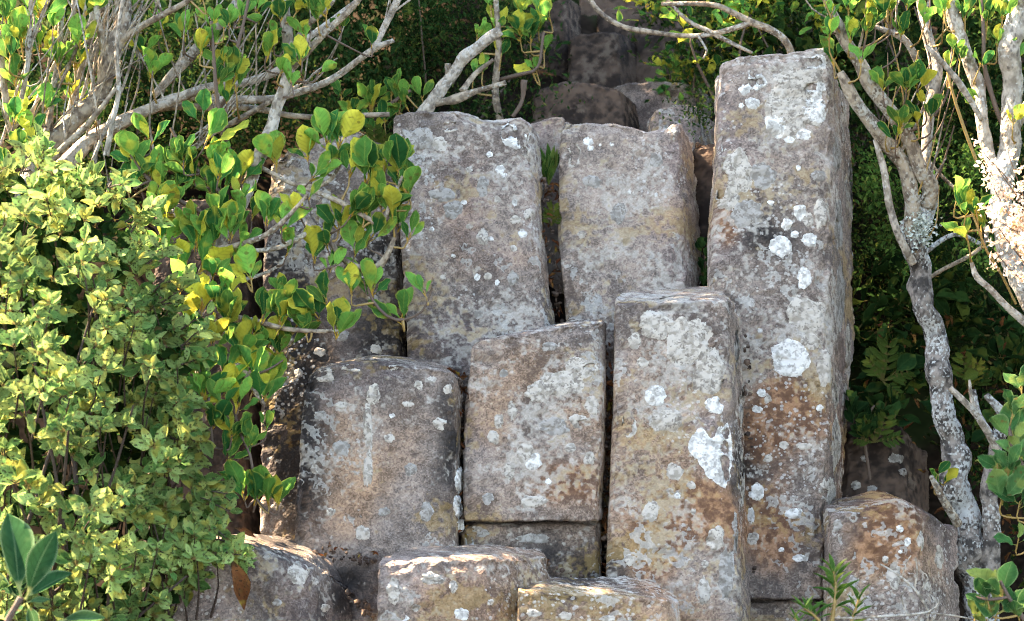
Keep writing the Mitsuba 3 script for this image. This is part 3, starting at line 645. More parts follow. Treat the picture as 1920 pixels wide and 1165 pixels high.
def twig_to(parent, base, ax_, skeleton, r=0.0028, bsdf='twig_brown', g=rng, reach=0.06):
    """A thin twig that joins a shoot tip to the nearest branch."""
    sk = spline_cache(skeleton)
    low = base - ax_ * reach
    d = np.linalg.norm((sk[:, :3] - low) * [1, 0.6, 1], axis=1) + 0.6 * np.maximum(0, sk[:, 2] - low[2])
    k = int(np.argmin(d))
    tgt = sk[k, :3]
    span = np.linalg.norm(tgt - low)
    mid = (low + tgt) / 2 + np.array([g.normal(0, 0.1), g.normal(0, 0.06), -0.05]) * span
    put(parent, 'twig', mikit.ply(tube([[*base, r * 0.75], [*low, r], [*mid, r * 1.25], [*tgt, r * 1.6]], 5, 0.1, 0.02), bsdf, smooth=True))
    return np.array([[*low, r], [*mid, r], [*tgt, r]])


def spline_cache(sk):
    return np.vstack([spline(s, n=8) for s in sk])


# ------------------------------------------------------------------ many-stemmed tree, upper left
ta = thing('broadleaf_tree', 'many stemmed tree with grey bark and bright backlit leaves in the upper left corner', 'tree')
sk = []
for part, bs, pts in [
    ('trunk', 'bark', [(-40, 700, .05, 30), (0, 480, .10, 27), (60, 320, .14, 25), (120, 245, .15, 23), (175, 185, .15, 19), (204, 120, .13, 21), (222, 55, .12, 21), (238, -40, .12, 17), (250, -160, .1, 13), (240, -330, .1, 9)]),
    ('branch', 'bark', [(212, 88, .12, 12), (255, 55, .10, 10), (305, 28, .08, 9), (355, 0, .06, 8), (420, -50, .05, 6), (500, -150, .05, 4)]),
    ('branch', 'bark', [(200, 110, .13, 12), (190, 55, .10, 10), (180, 0, .08, 9), (172, -70, .08, 8), (150, -220, .1, 5)]),
    ('branch', 'bark', [(60, 330, .12, 14), (25, 245, .06, 12), (5, 150, .02, 10), (-12, 60, 0, 9), (-40, -80, 0, 6)]),
    ('branch', 'bark', [(75, 305, .15, 10), (95, 215, .12, 9), (108, 125, .10, 9), (117, 40, .10, 8), (116, -50, .10, 7), (130, -200, .1, 4)]),
    ('branch', 'bark', [(25, 250, .06, 7), (45, 160, .02, 7), (54, 70, .0, 7), (60, -30, 0, 6), (70, -140, 0, 4)]),
    ('branch', 'bark', [(125, 235, .18, 8), (150, 140, .20, 8), (168, 65, .20, 9), (182, -10, .2, 8), (215, -160, .2, 5)]),
    ('branch', 'bark_pale', [(80, 345, .22, 25), (135, 292, .24, 24), (190, 248, .24, 19), (255, 215, .25, 17), (320, 190, .26, 14), (385, 165, .28, 12), (450, 157, .3, 11), (520, 132, .32, 11), (570, 80, .34, 9), (620, 40, .36, 8), (700, -20, .4, 6)]),
    ('branch', 'bark_pale', [(255, 215, .28, 11), (330, 182, .3, 11), (410, 187, .3, 11), (500, 187, .3, 11), (545, 177, .28, 11), (610, 155, .25, 10), (665, 118, .22, 9), (705, 90, .2, 9), (738, 76, .18, 6)]),
    ('branch', 'bark_pale', [(700, 93, .2, 9), (720, 50, .2, 10), (742, 10, .2, 10), (770, -50, .2, 9), (800, -150, .2, 6)]),
    ('branch', 'bark', [(200, 255, .34, 10), (290, 207, .36, 10), (400, 201, .36, 10), (490, 206, .38, 9), (570, 219, .4, 8), (730, 215, .45, 7)]),
    ('branch', 'bark_pale', [(285, 180, .34, 10), (325, 140, .36, 14), (370, 92, .36, 15), (420, 35, .36, 13), (455, -20, .36, 12), (490, -120, .36, 8)]),
    ('branch', 'bark', [(95, 300, .05, 11), (150, 245, .0, 9), (196, 195, -.02, 7), (215, 165, -.02, 5)]),
    ('branch', 'bark', [(400, 245, .3, 5), (440, 230, .28, 7), (500, 195, .25, 7), (560, 160, .24, 5)]),
    ('branch', 'bark', [(205, 350, .1, 9), (290, 300, .14, 10), (350, 285, .16, 9), (400, 250, .2, 7), (480, 205, .25, 6)]),
    ('branch', 'bark', [(160, 60, .3, 10), (205, 0, .3, 12), (230, -60, .3, 10)]),
]:
    sk.append(stick(ta, pts, bs, part, knots=0.3 if part == 'trunk' else 0.1, thin=0.78 if part == 'trunk' else 0.68))
g = np.random.default_rng(21)
for k in range(120):                                                # bare twigs that rise from the branches
    s = spline_cache([sk[g.integers(len(sk))]])
    p = s[g.integers(len(s) * 3 // 4), :3]
    L = g.uniform(0.14, 0.50)
    d = np.array([g.normal(0.30, 0.34), g.normal(-0.08, 0.25), g.uniform(0.5, 1.0)])
    d /= np.linalg.norm(d)
    e = np.array([g.normal(0, 0.25), g.normal(0, 0.2), 0.3])
    r = g.uniform(0.0016, 0.0036)
    put(ta, 'twig', mikit.ply(tube([[*p, r * 1.3], [*(p + d * L * 0.5 + g.normal(0, 0.02, 3)), r], [*(p + d * L + e * L * 0.25), r * 0.7]], 5, 0.15, 0.025), ['bark_pale', 'bark', 'bark_pale'][g.integers(3)], smooth=True))
for k in range(10):                                                # upright stems behind one another at the far left
    x0, y0_ = g.uniform(-20, 230), g.uniform(250, 345)
    dx, r0, yy = g.normal(75, 45), g.uniform(2.0, 5.0), g.uniform(0.0, 0.4)
    sk.append(stick(ta, [(x0, y0_, yy, r0 * 1.3), (x0 + dx * .35 + g.normal(0, 8), y0_ - 110, yy, r0), (x0 + dx * .7 + g.normal(0, 10), y0_ - 220, yy - .02, r0 * .85), (x0 + dx + g.normal(0, 12), -60, yy - .03, r0 * .7)], ['bark', 'bark_pale', 'bark_pale', 'bark'][g.integers(4)], 'branch', sides=7))
EXTRA = [(g.uniform(-10, 480), g.uniform(-10, 290), g.uniform(.0, .45), int(g.integers(3, 6)), g.uniform(.075, .1)) for _ in range(12)]
for (px, py, y, n, sz) in [(40, 75, 0.0, 5, .11), (30, 150, 0, 6, .10), (105, 115, .05, 5, .095), (100, 50, .05, 5, .09), (28, 225, -.02, 4, .085), (85, 200, .05, 5, .085), (150, 80, .05, 5, .09), (140, 120, .1, 4, .09), (75, 20, .02, 5, .1), (10, 30, 0, 5, .1),
                           (160, 20, .08, 5, .09), (40, 280, -.05, 4, .085), (60, 250, .0, 4, .08), (10, 310, -.05, 5, .08), (285, 140, .2, 3, .1), (130, 170, .15, 4, .085), (345, 65, .2, 4, .085), (265, 95, .25, 4, .08), (300, 60, .3, 4, .08), (180, 230, .2, 3, .08), (235, 30, .3, 5, .09), (215, 110, .35, 5, .09), (420, 45, .3, 4, .08), (20, 100, -.05, 5, .11)] + [e_ for e_ in EXTRA if e_[1] < 250 - 0.15 * e_[0]]:
    b, a = rosette(ta, px, py, y, n=n + 1, size=sz * 1.1, g=g)
    twig_to(ta, b, a, sk, bsdf='twig_yellow' if g.random() < 0.6 else 'twig_brown', g=g)

# ------------------------------------------------------------------ slender leaning tree with the sprays that hang before the dark column
tb = thing('broadleaf_tree', 'slender pale tree leaning right, with glossy leaved sprays hanging over the dark column', 'tree')
sk2 = []
for part, bs, pts in [
    ('trunk', 'bark_pale', [(330, 700, -.02, 15), (375, 540, -.02, 14), (430, 415, -.02, 13), (472, 328, 0, 13), (490, 282, 0, 13), (512, 212, .02, 11), (538, 150, .04, 12), (540, 70, .05, 11), (534, 0, .05, 9), (540, -120, .05, 7)]),
    ('branch', 'bark', [(545, 130, .04, 7), (600, 70, .03, 7), (650, 25, .02, 6), (690, -20, .02, 5)]),
    ('branch', 'bark', [(540, 100, .05, 7), (575, 50, .06, 6), (620, 5, .06, 6), (650, -60, .06, 5)]),
    ('branch', 'twig_brown', [(400, 220, .0, 4), (430, 170, -.03, 4), (440, 110, -.05, 4), (455, 50, -.05, 3), (470, -20, -.05, 3)]),
    ('branch', 'twig_brown', [(455, 345, -.01, 5), (420, 250, -.05, 5), (405, 180, -.08, 4), (400, 100, -.1, 3), (395, 40, -.1, 3)]),
    ('branch', 'bark', [(370, 545, -.05, 8), (400, 475, -.12, 7), (440, 462, -.16, 6), (500, 440, -.18, 5), (545, 400, -.2, 4), (575, 365, -.2, 3)]),
    ('branch', 'bark', [(345, 640, -.05, 9), (420, 600, -.15, 8), (470, 600, -.2, 6), (530, 615, -.22, 5), (600, 622, -.22, 4), (640, 620, -.22, 3)]),
    ('branch', 'bark', [(480, 310, 0, 5), (520, 330, -.06, 4), (550, 345, -.1, 4), (610, 345, -.12, 4), (640, 300, -.12, 3), (650, 250, -.12, 2)]),
    ('branch', 'bark', [(560, 345, -.1, 5), (640, 380, -.14, 5), (690, 410, -.15, 5), (715, 420, -.15, 5), (735, 375, -.15, 4), (755, 330, -.15, 3)]),
    ('branch', 'bark', [(600, 430, -.12, 5), (650, 490, -.12, 6), (700, 505, -.12, 7), (725, 480, -.13, 6), (740, 445, -.14, 4)]),
    ('branch', 'twig_brown', [(700, 505, -.12, 4), (690, 545, -.12, 3), (710, 580, -.12, 3), (745, 600, -.12, 3), (790, 585, -.12, 2), (810, 540, -.12, 2)]),
    ('branch', 'bark', [(590, 430, -.12, 5), (520, 465, -.15, 5), (470, 470, -.16, 4)]),
    ('branch', 'bark', [(340, 680, -.1, 9), (410, 665, -.2, 7), (455, 690, -.24, 7), (480, 735, -.25, 5), (495, 760, -.25, 4)]),
    ('branch', 'twig_brown', [(410, 665, -.2, 5), (430, 740, -.24, 4), (450, 810, -.26, 3), (470, 850, -.28, 3), (480, 935, -.28, 3)]),
    ('branch', 'twig_brown', [(350, 690, -.2, 5), (385, 720, -.26, 4), (395, 790, -.28, 3), (400, 840, -.28, 3)]),
    ('branch', 'bark', [(395, 480, -.1, 5), (350, 440, -.14, 4), (325, 400, -.15, 3)]),
    ('branch', 'twig_brown', [(420, 420, -.05, 5), (340, 380, -.1, 4), (280, 340, -.1, 4), (245, 290, -.1, 3)]),
    ('branch', 'twig_brown', [(440, 395, -.03, 4), (400, 350, -.06, 4), (355, 300, -.06, 4), (320, 240, -.05, 3)]),
    ('branch', 'bark', [(375, 545, -.1, 4), (440, 530, -.15, 4), (520, 500, -.1, 3), (560, 440, 0, 3)]),
]:
    sk2.append(stick(tb, pts, bs, part, step=0.025, knots=0.15))
g = np.random.default_rng(5)
UPT = [(395, 75, -.1, 6, .075), (420, 115, -.08, 5, .07), (378, 95, -.1, 5, .07), (412, 150, -.08, 5, .07), (430, 45, -.06, 5, .075), (500, 105, .0, 5, .08), (515, 75, 0, 4, .08), (530, 130, -.02, 5, .075), (565, 110, -.02, 6, .085), (572, 65, 0, 5, .08),
       (595, 35, 0, 5, .08), (455, 30, 0, 5, .08), (612, 22, 0, 3, .075), (525, 30, 0, 5, .09), (480, 15, .02, 5, .085), (560, 15, 0, 5, .08), (545, 155, -.03, 3, .08), (440, 140, -.05, 5, .075), (600, 130, .05, 2, .08), (695, 80, .1, 3, .075), (640, 50, .05, 3, .07), (425, 185, -.05, 4, .07)]
MID = [(515, 300, -.05, 5, .10), (575, 290, -.12, 5, .095), (612, 265, -.12, 6, .11), (638, 262, -.12, 5, .105), (625, 300, -.12, 4, .09), (655, 320, -.14, 4, .09), (690, 335, -.15, 6, .12), (720, 310, -.15, 4, .09), (748, 318, -.15, 6, .10), (760, 355, -.15, 5, .09), (735, 400, -.15, 6, .1), (765, 365, -.14, 4, .085),
       (500, 412, -.18, 5, .1), (528, 420, -.18, 4, .09), (575, 365, -.2, 3, .08), (635, 420, -.13, 4, .105), (610, 455, -.13, 4, .09), (670, 468, -.13, 6, .10), (650, 430, -.12, 5, .09), (700, 440, -.14, 5, .1), (715, 380, -.15, 5, .11), (745, 420, -.14, 5, .1), (770, 440, -.13, 4, .085), (685, 400, -.15, 5, .09), (620, 500, -.13, 4, .075),
       (495, 592, -.22, 5, .105), (525, 600, -.22, 5, .10), (572, 615, -.22, 7, .105), (592, 590, -.22, 6, .105), (632, 622, -.22, 6, .10), (610, 560, -.22, 4, .09), (700, 545, -.12, 5, .10), (682, 525, -.12, 4, .085), (752, 595, -.12, 5, .10), (795, 545, -.12, 4, .08), (660, 545, -.14, 4, .09),
       (405, 560, -.2, 5, .1), (425, 600, -.22, 6, .105), (450, 650, -.24, 6, .10), (472, 620, -.22, 5, .09), (440, 590, -.22, 4, .08), (500, 640, -.22, 3, .09), (520, 660, -.2, 5, .1), (540, 640, -.2, 4, .1), (505, 720, -.2, 5, .1), (560, 600, -.2, 4, .1), (300, 380, -.14, 5, .1), (410, 330, -.1, 5, .1), (470, 520, -.2, 5, .1), (530, 560, -.2, 5, .1), (345, 300, -.1, 5, .1), (590, 480, -.13, 4, .09), (660, 400, -.16, 5, .1), (480, 700, -.25, 4, .1), (450, 760, -.27, 4, .1), (500, 800, -.1, 3, .09), (460, 660, -.24, 5, .1), (430, 720, -.26, 4, .1), (478, 725, -.25, 4, .11), (495, 745, -.25, 4, .09), (400, 515, -.18, 5, .09), (420, 690, -.25, 4, .09),
       (330, 430, -.14, 5, .1), (368, 455, -.14, 6, .11), (402, 450, -.15, 6, .105), (432, 440, -.16, 6, .1), (455, 455, -.16, 5, .09), (380, 495, -.14, 6, .1), (350, 480, -.14, 5, .09), (410, 400, -.1, 5, .095), (300, 400, -.13, 5, .09), (360, 420, -.14, 4, .09), (445, 490, -.16, 4, .1),
       (250, 300, -.1, 6, .1), (240, 345, -.1, 5, .085), (280, 330, -.1, 6, .09), (300, 345, -.1, 6, .09), (335, 350, -.08, 6, .1), (360, 330, -.08, 5, .1), (395, 360, -.07, 6, .095), (425, 350, -.06, 5, .1), (390, 260, -.1, 3, .115), (450, 330, -.04, 5, .1), (400, 300, -.08, 5, .095), (330, 300, -.08, 5, .09), (380, 215, -.06, 2, .12), (280, 260, -.05, 3, .09), (435, 270, -.05, 4, .08), (310, 400, -.12, 4, .09), (340, 540, -.18, 5, .1), (380, 570, -.2, 5, .1), (350, 600, -.22, 5, .1), (400, 640, -.24, 5, .1), (370, 640, -.22, 5, .1), (330, 490, -.15, 5, .1), (300, 450, -.15, 5, .09), (290, 370, -.12, 5, .09), (260, 330, -.1, 5, .09), (215, 290, -.08, 4, .09), (470, 400, -.1, 4, .09), (450, 370, -.08, 4, .09), (540, 470, -.12, 3, .08), (560, 400, -.14, 4, .09), (590, 330, -.14, 4, .09), (430, 540, -.2, 4, .09), (380, 740, -.28, 5, .1), (415, 760, -.28, 4, .09)]
LOW = [(400, 800, -.28, 4, .09), (395, 760, -.27, 3, .09), (435, 815, -.28, 5, .09), (470, 835, -.28, 5, .085), (455, 925, -.28, 6, .105), (480, 935, -.28, 6, .11), (505, 935, -.28, 5, .1), (520, 940, -.28, 3, .1), (370, 700, -.25, 5, .12), (345, 720, -.25, 5, .11), (430, 860, -.27, 4, .09), (360, 660, -.24, 4, .1)]
for (px, py, y, n, sz) in UPT + [q_ for q_ in MID if not (q_[1] < 300 and q_[0] < 470 and g.random() < 0.35)] + LOW:
    b, a = rosette(tb, px, py, y, n=n - (1 if g.random() < 0.25 else 0), size=sz * 1.2, g=g, axis=(g.normal(0.05, 0.25), -0.15, 1))
    twig_to(tb, b, a, sk2, bsdf='twig_yellow' if g.random() < 0.4 else 'twig_brown', g=g, reach=0.045)

# ------------------------------------------------------------------ dead snapped branch behind the round lichen column
td = thing('dead_branch', 'snapped grey branch stub poking up behind the round lichen column', 'branch')
for part, bs, pts in [('limb', 'bark_pale', [(700, 330, .6, 17), (775, 235, .5, 17), (810, 190, .5, 16), (838, 150, .5, 15), (865, 115, .5, 14), (900, 85, .5, 13), (936, 58, .5, 11)]),
                      ('side_branch', 'bark', [(812, 195, .5, 9), (850, 187, .48, 8), (890, 172, .47, 7), (950, 155, .46, 6)]),
                      ('side_branch', 'bark', [(866, 172, .48, 8), (890, 140, .5, 7), (925, 112, .5, 4)]),
                      ('side_branch', 'bark', [(838, 140, .5, 8), (838, 120, .5, 7)]),
                      ('side_branch', 'twig_brown', [(985, 150, .6, 6), (978, 190, .6, 5), (960, 220, .6, 5)])]:
    stick(td, pts, bs, part, knots=0.7, rough=0.26, thin=0.8, step=0.012)

# ------------------------------------------------------------------ shrubs in the shade behind the columns
g = np.random.default_rng(77)
tc = thing('broadleaf_shrub', 'dark round leaved shrub overhanging the shaded rocks at the top centre', 'shrub')
sk3 = [stick(tc, [(960, 330, .95, 7), (930, 180, .85, 7), (935, 80, .8, 6), (930, 0, .8, 5), (930, -80, .8, 4)], 'bark', 'stem'), stick(tc, [(935, 150, .85, 4), (975, 140, .8, 4), (1010, 125, .78, 3), (1020, 60, .78, 3)], 'twig_brown', 'branch')]
for (px, py, n, sz) in [(895, 65, 4, .1), (930, 50, 4, .1), (975, 65, 6, .115), (995, 70, 5, .115), (1010, 45, 4, .11), (905, 130, 4, .1), (890, 140, 3, .08), (1005, 130, 4, .1), (1030, 30, 3, .12), (940, 100, 3, .1), (920, 10, 4, .1), (975, 20, 4, .11), (1020, 95, 3, .07)]:
    b, a = rosette(tc, px, py, .8, n=n, size=sz, species=broad, g=g)
    twig_to(tc, b, a, sk3, bsdf='twig_yellow', g=g)
te = thing('broadleaf_shrub', 'low shrub of dark oval leaves behind the upper left edge of the round lichen column', 'shrub')
sk3 = [stick(te, [(690, 330, .6, 6), (700, 230, .55, 5), (740, 190, .52, 4), (770, 170, .5, 3)], 'twig_brown', 'stem')]
for (px, py, n, sz) in [(692, 195, 4, .1), (705, 185, 3, .1), (735, 170, 4, .1), (752, 185, 4, .1), (760, 200, 3, .09), (790, 180, 3, .08), (700, 250, 4, .1), (660, 210, 4, .1), (690, 245, 5, .09), (640, 180, 3, .09), (720, 225, 4, .08)]:
    b, a = rosette(te, px, py, .52, n=n, size=sz, species=broad, g=g)
    twig_to(te, b, a, sk3, bsdf='twig_yellow', g=g)


def vis(m):
    """How large a leaf shows in the picture."""
    p = m[:3, 3]; s = p[1] + D
    px, py = 960 + p[0] * F / s, 582.5 - (p[2] - CZ) * F / s
    return (0 < px < 1920) * (0 < py < 1165) * np.linalg.norm(m[:3, 0]) / s


def cloud_shrub(name, label, cat, spots, count, size, species, stems=3, group=None, seed=0, fine=True, clump=0.10, twigs=6):
    """A shrub that reads as foliage: leaf clumps through a few lobes; spots: (px, py, y, rx, ry, rz) lobes in pixels and metres."""
    g = np.random.default_rng(seed)
    key = thing(name, label, cat, group)
    ms, ks = [], []
    tot = sum(a[3] * a[5] for a in spots)
    ends = []
    for px, py, y, rx, ry, rz in spots:
        c = P(px, py, y)
        nclump = max(3, int(count * rx * rz / tot / 26))
        for _ in range(nclump):
            v = g.normal(0, 1, 3); v /= np.linalg.norm(v)
            o = c + v * np.array([rx, ry, rz]) * g.random()**(0.45)
            if g.random() < twigs / max(1, nclump):
                ends.append(o)
            ax_ = v * 0.6 + [0, -0.2, 0.5] + g.normal(0, 0.4, 3); ax_ /= np.linalg.norm(ax_)
            for k in range(26):
                p = o + g.normal(0, clump * 0.5, 3)
                d = ax_ + g.normal(0, 0.75, 3)
                ms.append(frame(p, d, np.array([0, -0.3, 1.0]) + g.normal(0, 0.5, 3), size * g.uniform(0.6, 1.3))); ks.append(int(g.integers(1000)))
    if size >= 0.05:                                               # leaves large enough to pick out: the 300 that show largest are parts
        od = sorted(range(len(ms)), key=lambda k: -vis(ms[k]))
        for k in od[:300]:
            species.part(key, ms[k], ks[k])
        ms, ks = [ms[k] for k in od[300:]], [ks[k] for k in od[300:]]
    if ms:
        put(key, 'foliage', species.many(ms, ks), kind='stuff')
    px, py, y = spots[0][:3]
    c = P(px, py, y)
    root = np.array([c[0], y + 0.1, ground(c[0], y + 0.1) - 0.05])
    for e in (ends[:5] if root[2] < c[2] - 0.05 and y > 0.85 else []):
        m = (root + e) / 2 + g.normal(0, 0.08, 3)
        put(key, 'stem', mikit.ply(tube([[*root, 0.009], [*m, 0.005], [*e, 0.002]], 6, 0.15, 0.04), 'twig_brown', smooth=True))
    return key


SH = 'shrubs in the shade behind the rocks'
cloud_shrub('fine_leaved_shrub', 'dark fine leaved shrub filling the shade behind the snapped branch stub', 'shrub', [(860, 70, 1.2, .42, .3, .35), (760, 130, 1.1, .35, .25, .3), (980, 190, 1.0, .26, .2, .16), (900, 200, .95, .3, .15, .15), (820, -20, 1.3, .5, .3, .3)], 5200, 0.026, small, seed=1)
cloud_shrub('fine_leaved_shrub', 'yellow tinged fine leaved shrub behind the stems of the upper left tree', 'shrub', [(300, 130, .95, .4, .25, .3), (180, 110, .9, .35, .25, .32), (420, 110, 1.0, .4, .25, .3), (560, 110, 1.05, .4, .25, .3), (650, 60, 1.1, .35, .2, .3)], 5200, 0.030, small, seed=2)
cloud_shrub('fine_leaved_shrub', 'dark shrub low behind the horizontal branches, above the dark column', 'shrub', [(300, 270, .75, .45, .2, .22), (120, 260, .75, .4, .2, .25), (480, 260, .75, .3, .15, .15), (620, 215, .75, .3, .15, .14)], 3800, 0.030, small, seed=3)
cloud_shrub('fine_leaved_shrub', 'dark shrub on the slope right of the shaded rocks, above the tallest column', 'shrub', [(1400, 60, 1.1, .42, .25, .22), (1300, 110, 1.05, .16, .15, .22), (1500, 30, 1.1, .35, .2, .2), (1440, -60, 1.2, .6, .3, .3)], 4200, 0.034, small, seed=4)
cloud_shrub('fine_leaved_shrub', 'wiry grey green shrub touching the left side of the tallest column near its top', 'shrub', [(1320, 200, .55, .10, .08, .10), (1300, 220, .6, .09, .08, .06)], 420, 0.018, small, seed=5, twigs=10, clump=0.06)
cloud_shrub('fine_leaved_shrub', 'dense dark shrub behind the twin stems right of the tallest column', 'shrub', [(1680, 330, .75, .3, .2, .35), (1640, 420, .7, .15, .12, .3), (1700, 150, .85, .4, .2, .35), (1640, 470, .55, .12, .1, .2)], 4200, 0.026, small, seed=6, twigs=12)
cloud_shrub('fine_leaved_shrub', 'dark small leaved shrub behind the white lichened trunk on the right', 'shrub', [(1830, 250, .7, .35, .2, .45), (1850, 460, .6, .3, .2, .25), (1780, 480, .55, .15, .15, .25), (1890, 60, .8, .3, .2, .4)], 4600, 0.026, small, seed=7, twigs=12)
cloud_shrub('fine_leaved_shrub', 'dark undergrowth shrub in the hollow right of the trunk, near the bottom right', 'shrub', [(1880, 640, .6, .35, .2, .35), (1900, 900, .45, .28, .15, .4), (1700, 620, .65, .35, .12, .3)], 2600, 0.034, small, seed=8, twigs=10)
cloud_shrub('broad_leaved_shrub', 'dark shrub with larger leaves behind the bare stems at the top right corner', 'shrub', [(1700, 40, 1.0, .45, .2, .3), (1850, 130, .95, .35, .2, .4), (1560, 130, 1.0, .25, .15, .25)], 900, 0.085, shade, seed=9)
cloud_shrub('broad_leaved_shrub', 'dark shrub with larger leaves deep behind the left tree branches', 'shrub', [(420, 30, 1.35, .6, .3, .35), (150, 50, 1.3, .6, .3, .5), (650, 10, 1.4, .5, .3, .4)], 1500, 0.085, shade, seed=10)
cloud_shrub('broad_leaved_shrub', 'shrub on the slope at the top, between the shaded rocks and the tallest column', 'shrub', [(1430, 60, .95, .35, .12, .14), (1350, 20, 1.0, .3, .12, .16), (1280, 130, 1.3, .1, .1, .15)], 420, 0.07, broad, seed=11)

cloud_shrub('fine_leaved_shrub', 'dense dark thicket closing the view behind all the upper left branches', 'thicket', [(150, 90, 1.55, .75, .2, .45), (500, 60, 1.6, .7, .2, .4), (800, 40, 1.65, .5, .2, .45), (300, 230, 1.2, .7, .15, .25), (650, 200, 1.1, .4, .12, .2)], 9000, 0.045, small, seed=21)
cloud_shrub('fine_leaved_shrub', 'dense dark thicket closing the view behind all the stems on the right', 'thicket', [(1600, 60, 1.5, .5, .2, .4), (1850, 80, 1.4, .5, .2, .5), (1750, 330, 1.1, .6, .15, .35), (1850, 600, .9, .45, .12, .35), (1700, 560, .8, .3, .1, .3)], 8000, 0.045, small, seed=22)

sprig = Species('leaf_spear', 23, n=14, width=(0.18, 0.28), peak=(0.45, 0.6), petiole=(0.04, 0.1), nt=4, ns=2, curl=(-0.2, 0.1), cup=(0.1, 0.5), wave=0.0, tip=0.9)
cloud_shrub('sprig_shrub', 'sparse light green sprigs in the dark between the tallest column and the forked trunk', 'shrub', [(1650, 400, .32, .09, .05, .16), (1690, 450, .34, .08, .05, .10), (1630, 310, .4, .08, .05, .10)], 620, 0.022, sprig, seed=31, clump=0.05, twigs=9)
cloud_shrub('sprig_shrub', 'sparse light green sprigs in the dark right of the forked trunk', 'shrub', [(1820, 500, .35, .10, .05, .08), (1780, 330, .5, .12, .05, .16), (1850, 330, .5, .08, .05, .2)], 620, 0.022, sprig, seed=32, clump=0.05, twigs=9)
cloud_shrub('broad_leaved_shrub', 'shrub of drooping dark leaves in the hollow right of the tallest column', 'shrub', [(1680, 560, .5, .18, .06, .14), (1850, 590, .5, .16, .06, .16), (1690, 760, .42, .14, .06, .12), (1880, 760, .45, .12, .06, .16)], 420, 0.085, shade, seed=33)

# grey bare branch curving over the slope at the top centre
tg = thing('bare_branch', 'thin grey bare branch curving across the top, left of the tallest column', 'branch')
for pts in [[(1085, -40, .75, 6), (1120, 20, .7, 6), (1160, 48, .68, 6), (1215, 60, .65, 6), (1290, 68, .62, 6), (1345, 62, .6, 7), (1412, 42, .6, 8)],
            [(1240, 8, .55, 5), (1300, 8, .57, 6), (1345, 12, .58, 7), (1385, 28, .6, 8), (1412, 43, .6, 9), (1450, 60, .6, 9), (1478, 85, .62, 9), (1500, 140, .66, 9)],
            [(1250, 0, .6, 4), (1290, 40, .6, 5), (1330, 60, .6, 6), (1380, 85, .6, 5), (1410, 100, .6, 4)],
            [(1310, 70, .6, 3), (1325, 95, .58, 3), (1318, 110, .57, 2)]]:
    stick(tg, pts, 'bark', 'branch', knots=0.3, thin=0.75)

# ------------------------------------------------------------------ right hand trees
tr = thing('lichened_tree', 'crooked tree with a black and white lichened trunk right of the tallest column', 'tree')
sk4 = []
for part, bs, pts in [
    ('trunk', 'bark_mossy', [(1850, 1300, .05, 44), (1832, 1090, .06, 40), (1818, 1000, .08, 36), (1800, 915, .10, 31), (1783, 820, .12, 29), (1766, 720, .14, 29), (1746, 625, .15, 27), (1728, 540, .16, 26), (1717, 470, .16, 29), (1725, 415, .16, 30), (1738, 372, .16, 26)]),
    ('branch', 'bark', [(1716, 470, .14, 18), (1712, 400, .13, 20), (1700, 335, .11, 19), (1672, 290, .09, 19), (1640, 245, .07, 18), (1608, 195, .06, 15), (1575, 135, .05, 9)]),
    ('branch', 'bark', [(1735, 390, .14, 22), (1742, 345, .12, 19), (1715, 290, .09, 18), (1680, 225, .06, 17), (1645, 170, .05, 17), (1605, 110, .04, 16), (1575, 60, .04, 14), (1555, 10, .04, 12), (1540, -80, .04, 9)]),
    ('branch', 'bark_pale', [(1712, 495, .12, 10), (1690, 445, .10, 10), (1668, 385, .08, 9), (1655, 315, .08, 9), (1640, 262, .08, 6)]),
    ('branch', 'bark_pale', [(1745, 385, .2, 12), (1738, 300, .24, 13), (1742, 210, .26, 14), (1756, 140, .28, 14), (1742, 70, .3, 13), (1722, -10, .3, 11), (1700, -120, .3, 8)]),
    ('branch', 'bark_pale', [(1750, 180, .28, 8), (1700, 80, .26, 9), (1640, 50, .26, 6)]),
    ('trunk', 'bark_mossy', [(1850, 1120, .02, 26), (1862, 1000, .02, 22), (1856, 915, .02, 18), (1866, 840, .03, 14), (1880, 780, .03, 12), (1850, 740, .02, 8)]),
    ('branch', 'bark_pale', [(1870, 845, .0, 9), (1835, 785, -.05, 9), (1805, 750, -.06, 8), (1780, 728, -.06, 7)]),
    ('branch', 'bark_pale', [(1835, 785, -.05, 6), (1822, 750, -.06, 5), (1818, 712, -.06, 3)]),
    ('branch', 'bark_mossy', [(1868, 830, .0, 9), (1835, 780, .04, 10), (1825, 730, .05, 7)]),
    ('branch', 'bark', [(1795, 985, -.02, 12), (1765, 930, -.06, 9), (1745, 893, -.08, 6)]),
    ('branch', 'bark', [(1745, 520, .3, 5), (1850, 440, .3, 5), (1740, 300, .35, 4)]),
    ('branch', 'bark_mossy', [(1725, 480, .3, 6), (1790, 440, .4, 6), (1850, 465, .45, 6)])]:
    sk4.append(stick(tr, pts, bs, part, sides=14 if part == 'trunk' else 10, step=0.012 if part == 'trunk' else 0.02, rough=0.26 if part == 'trunk' else 0.15, knots=0.6 if part == 'trunk' else 0.3, thin=0.76))
g = np.random.default_rng(33)
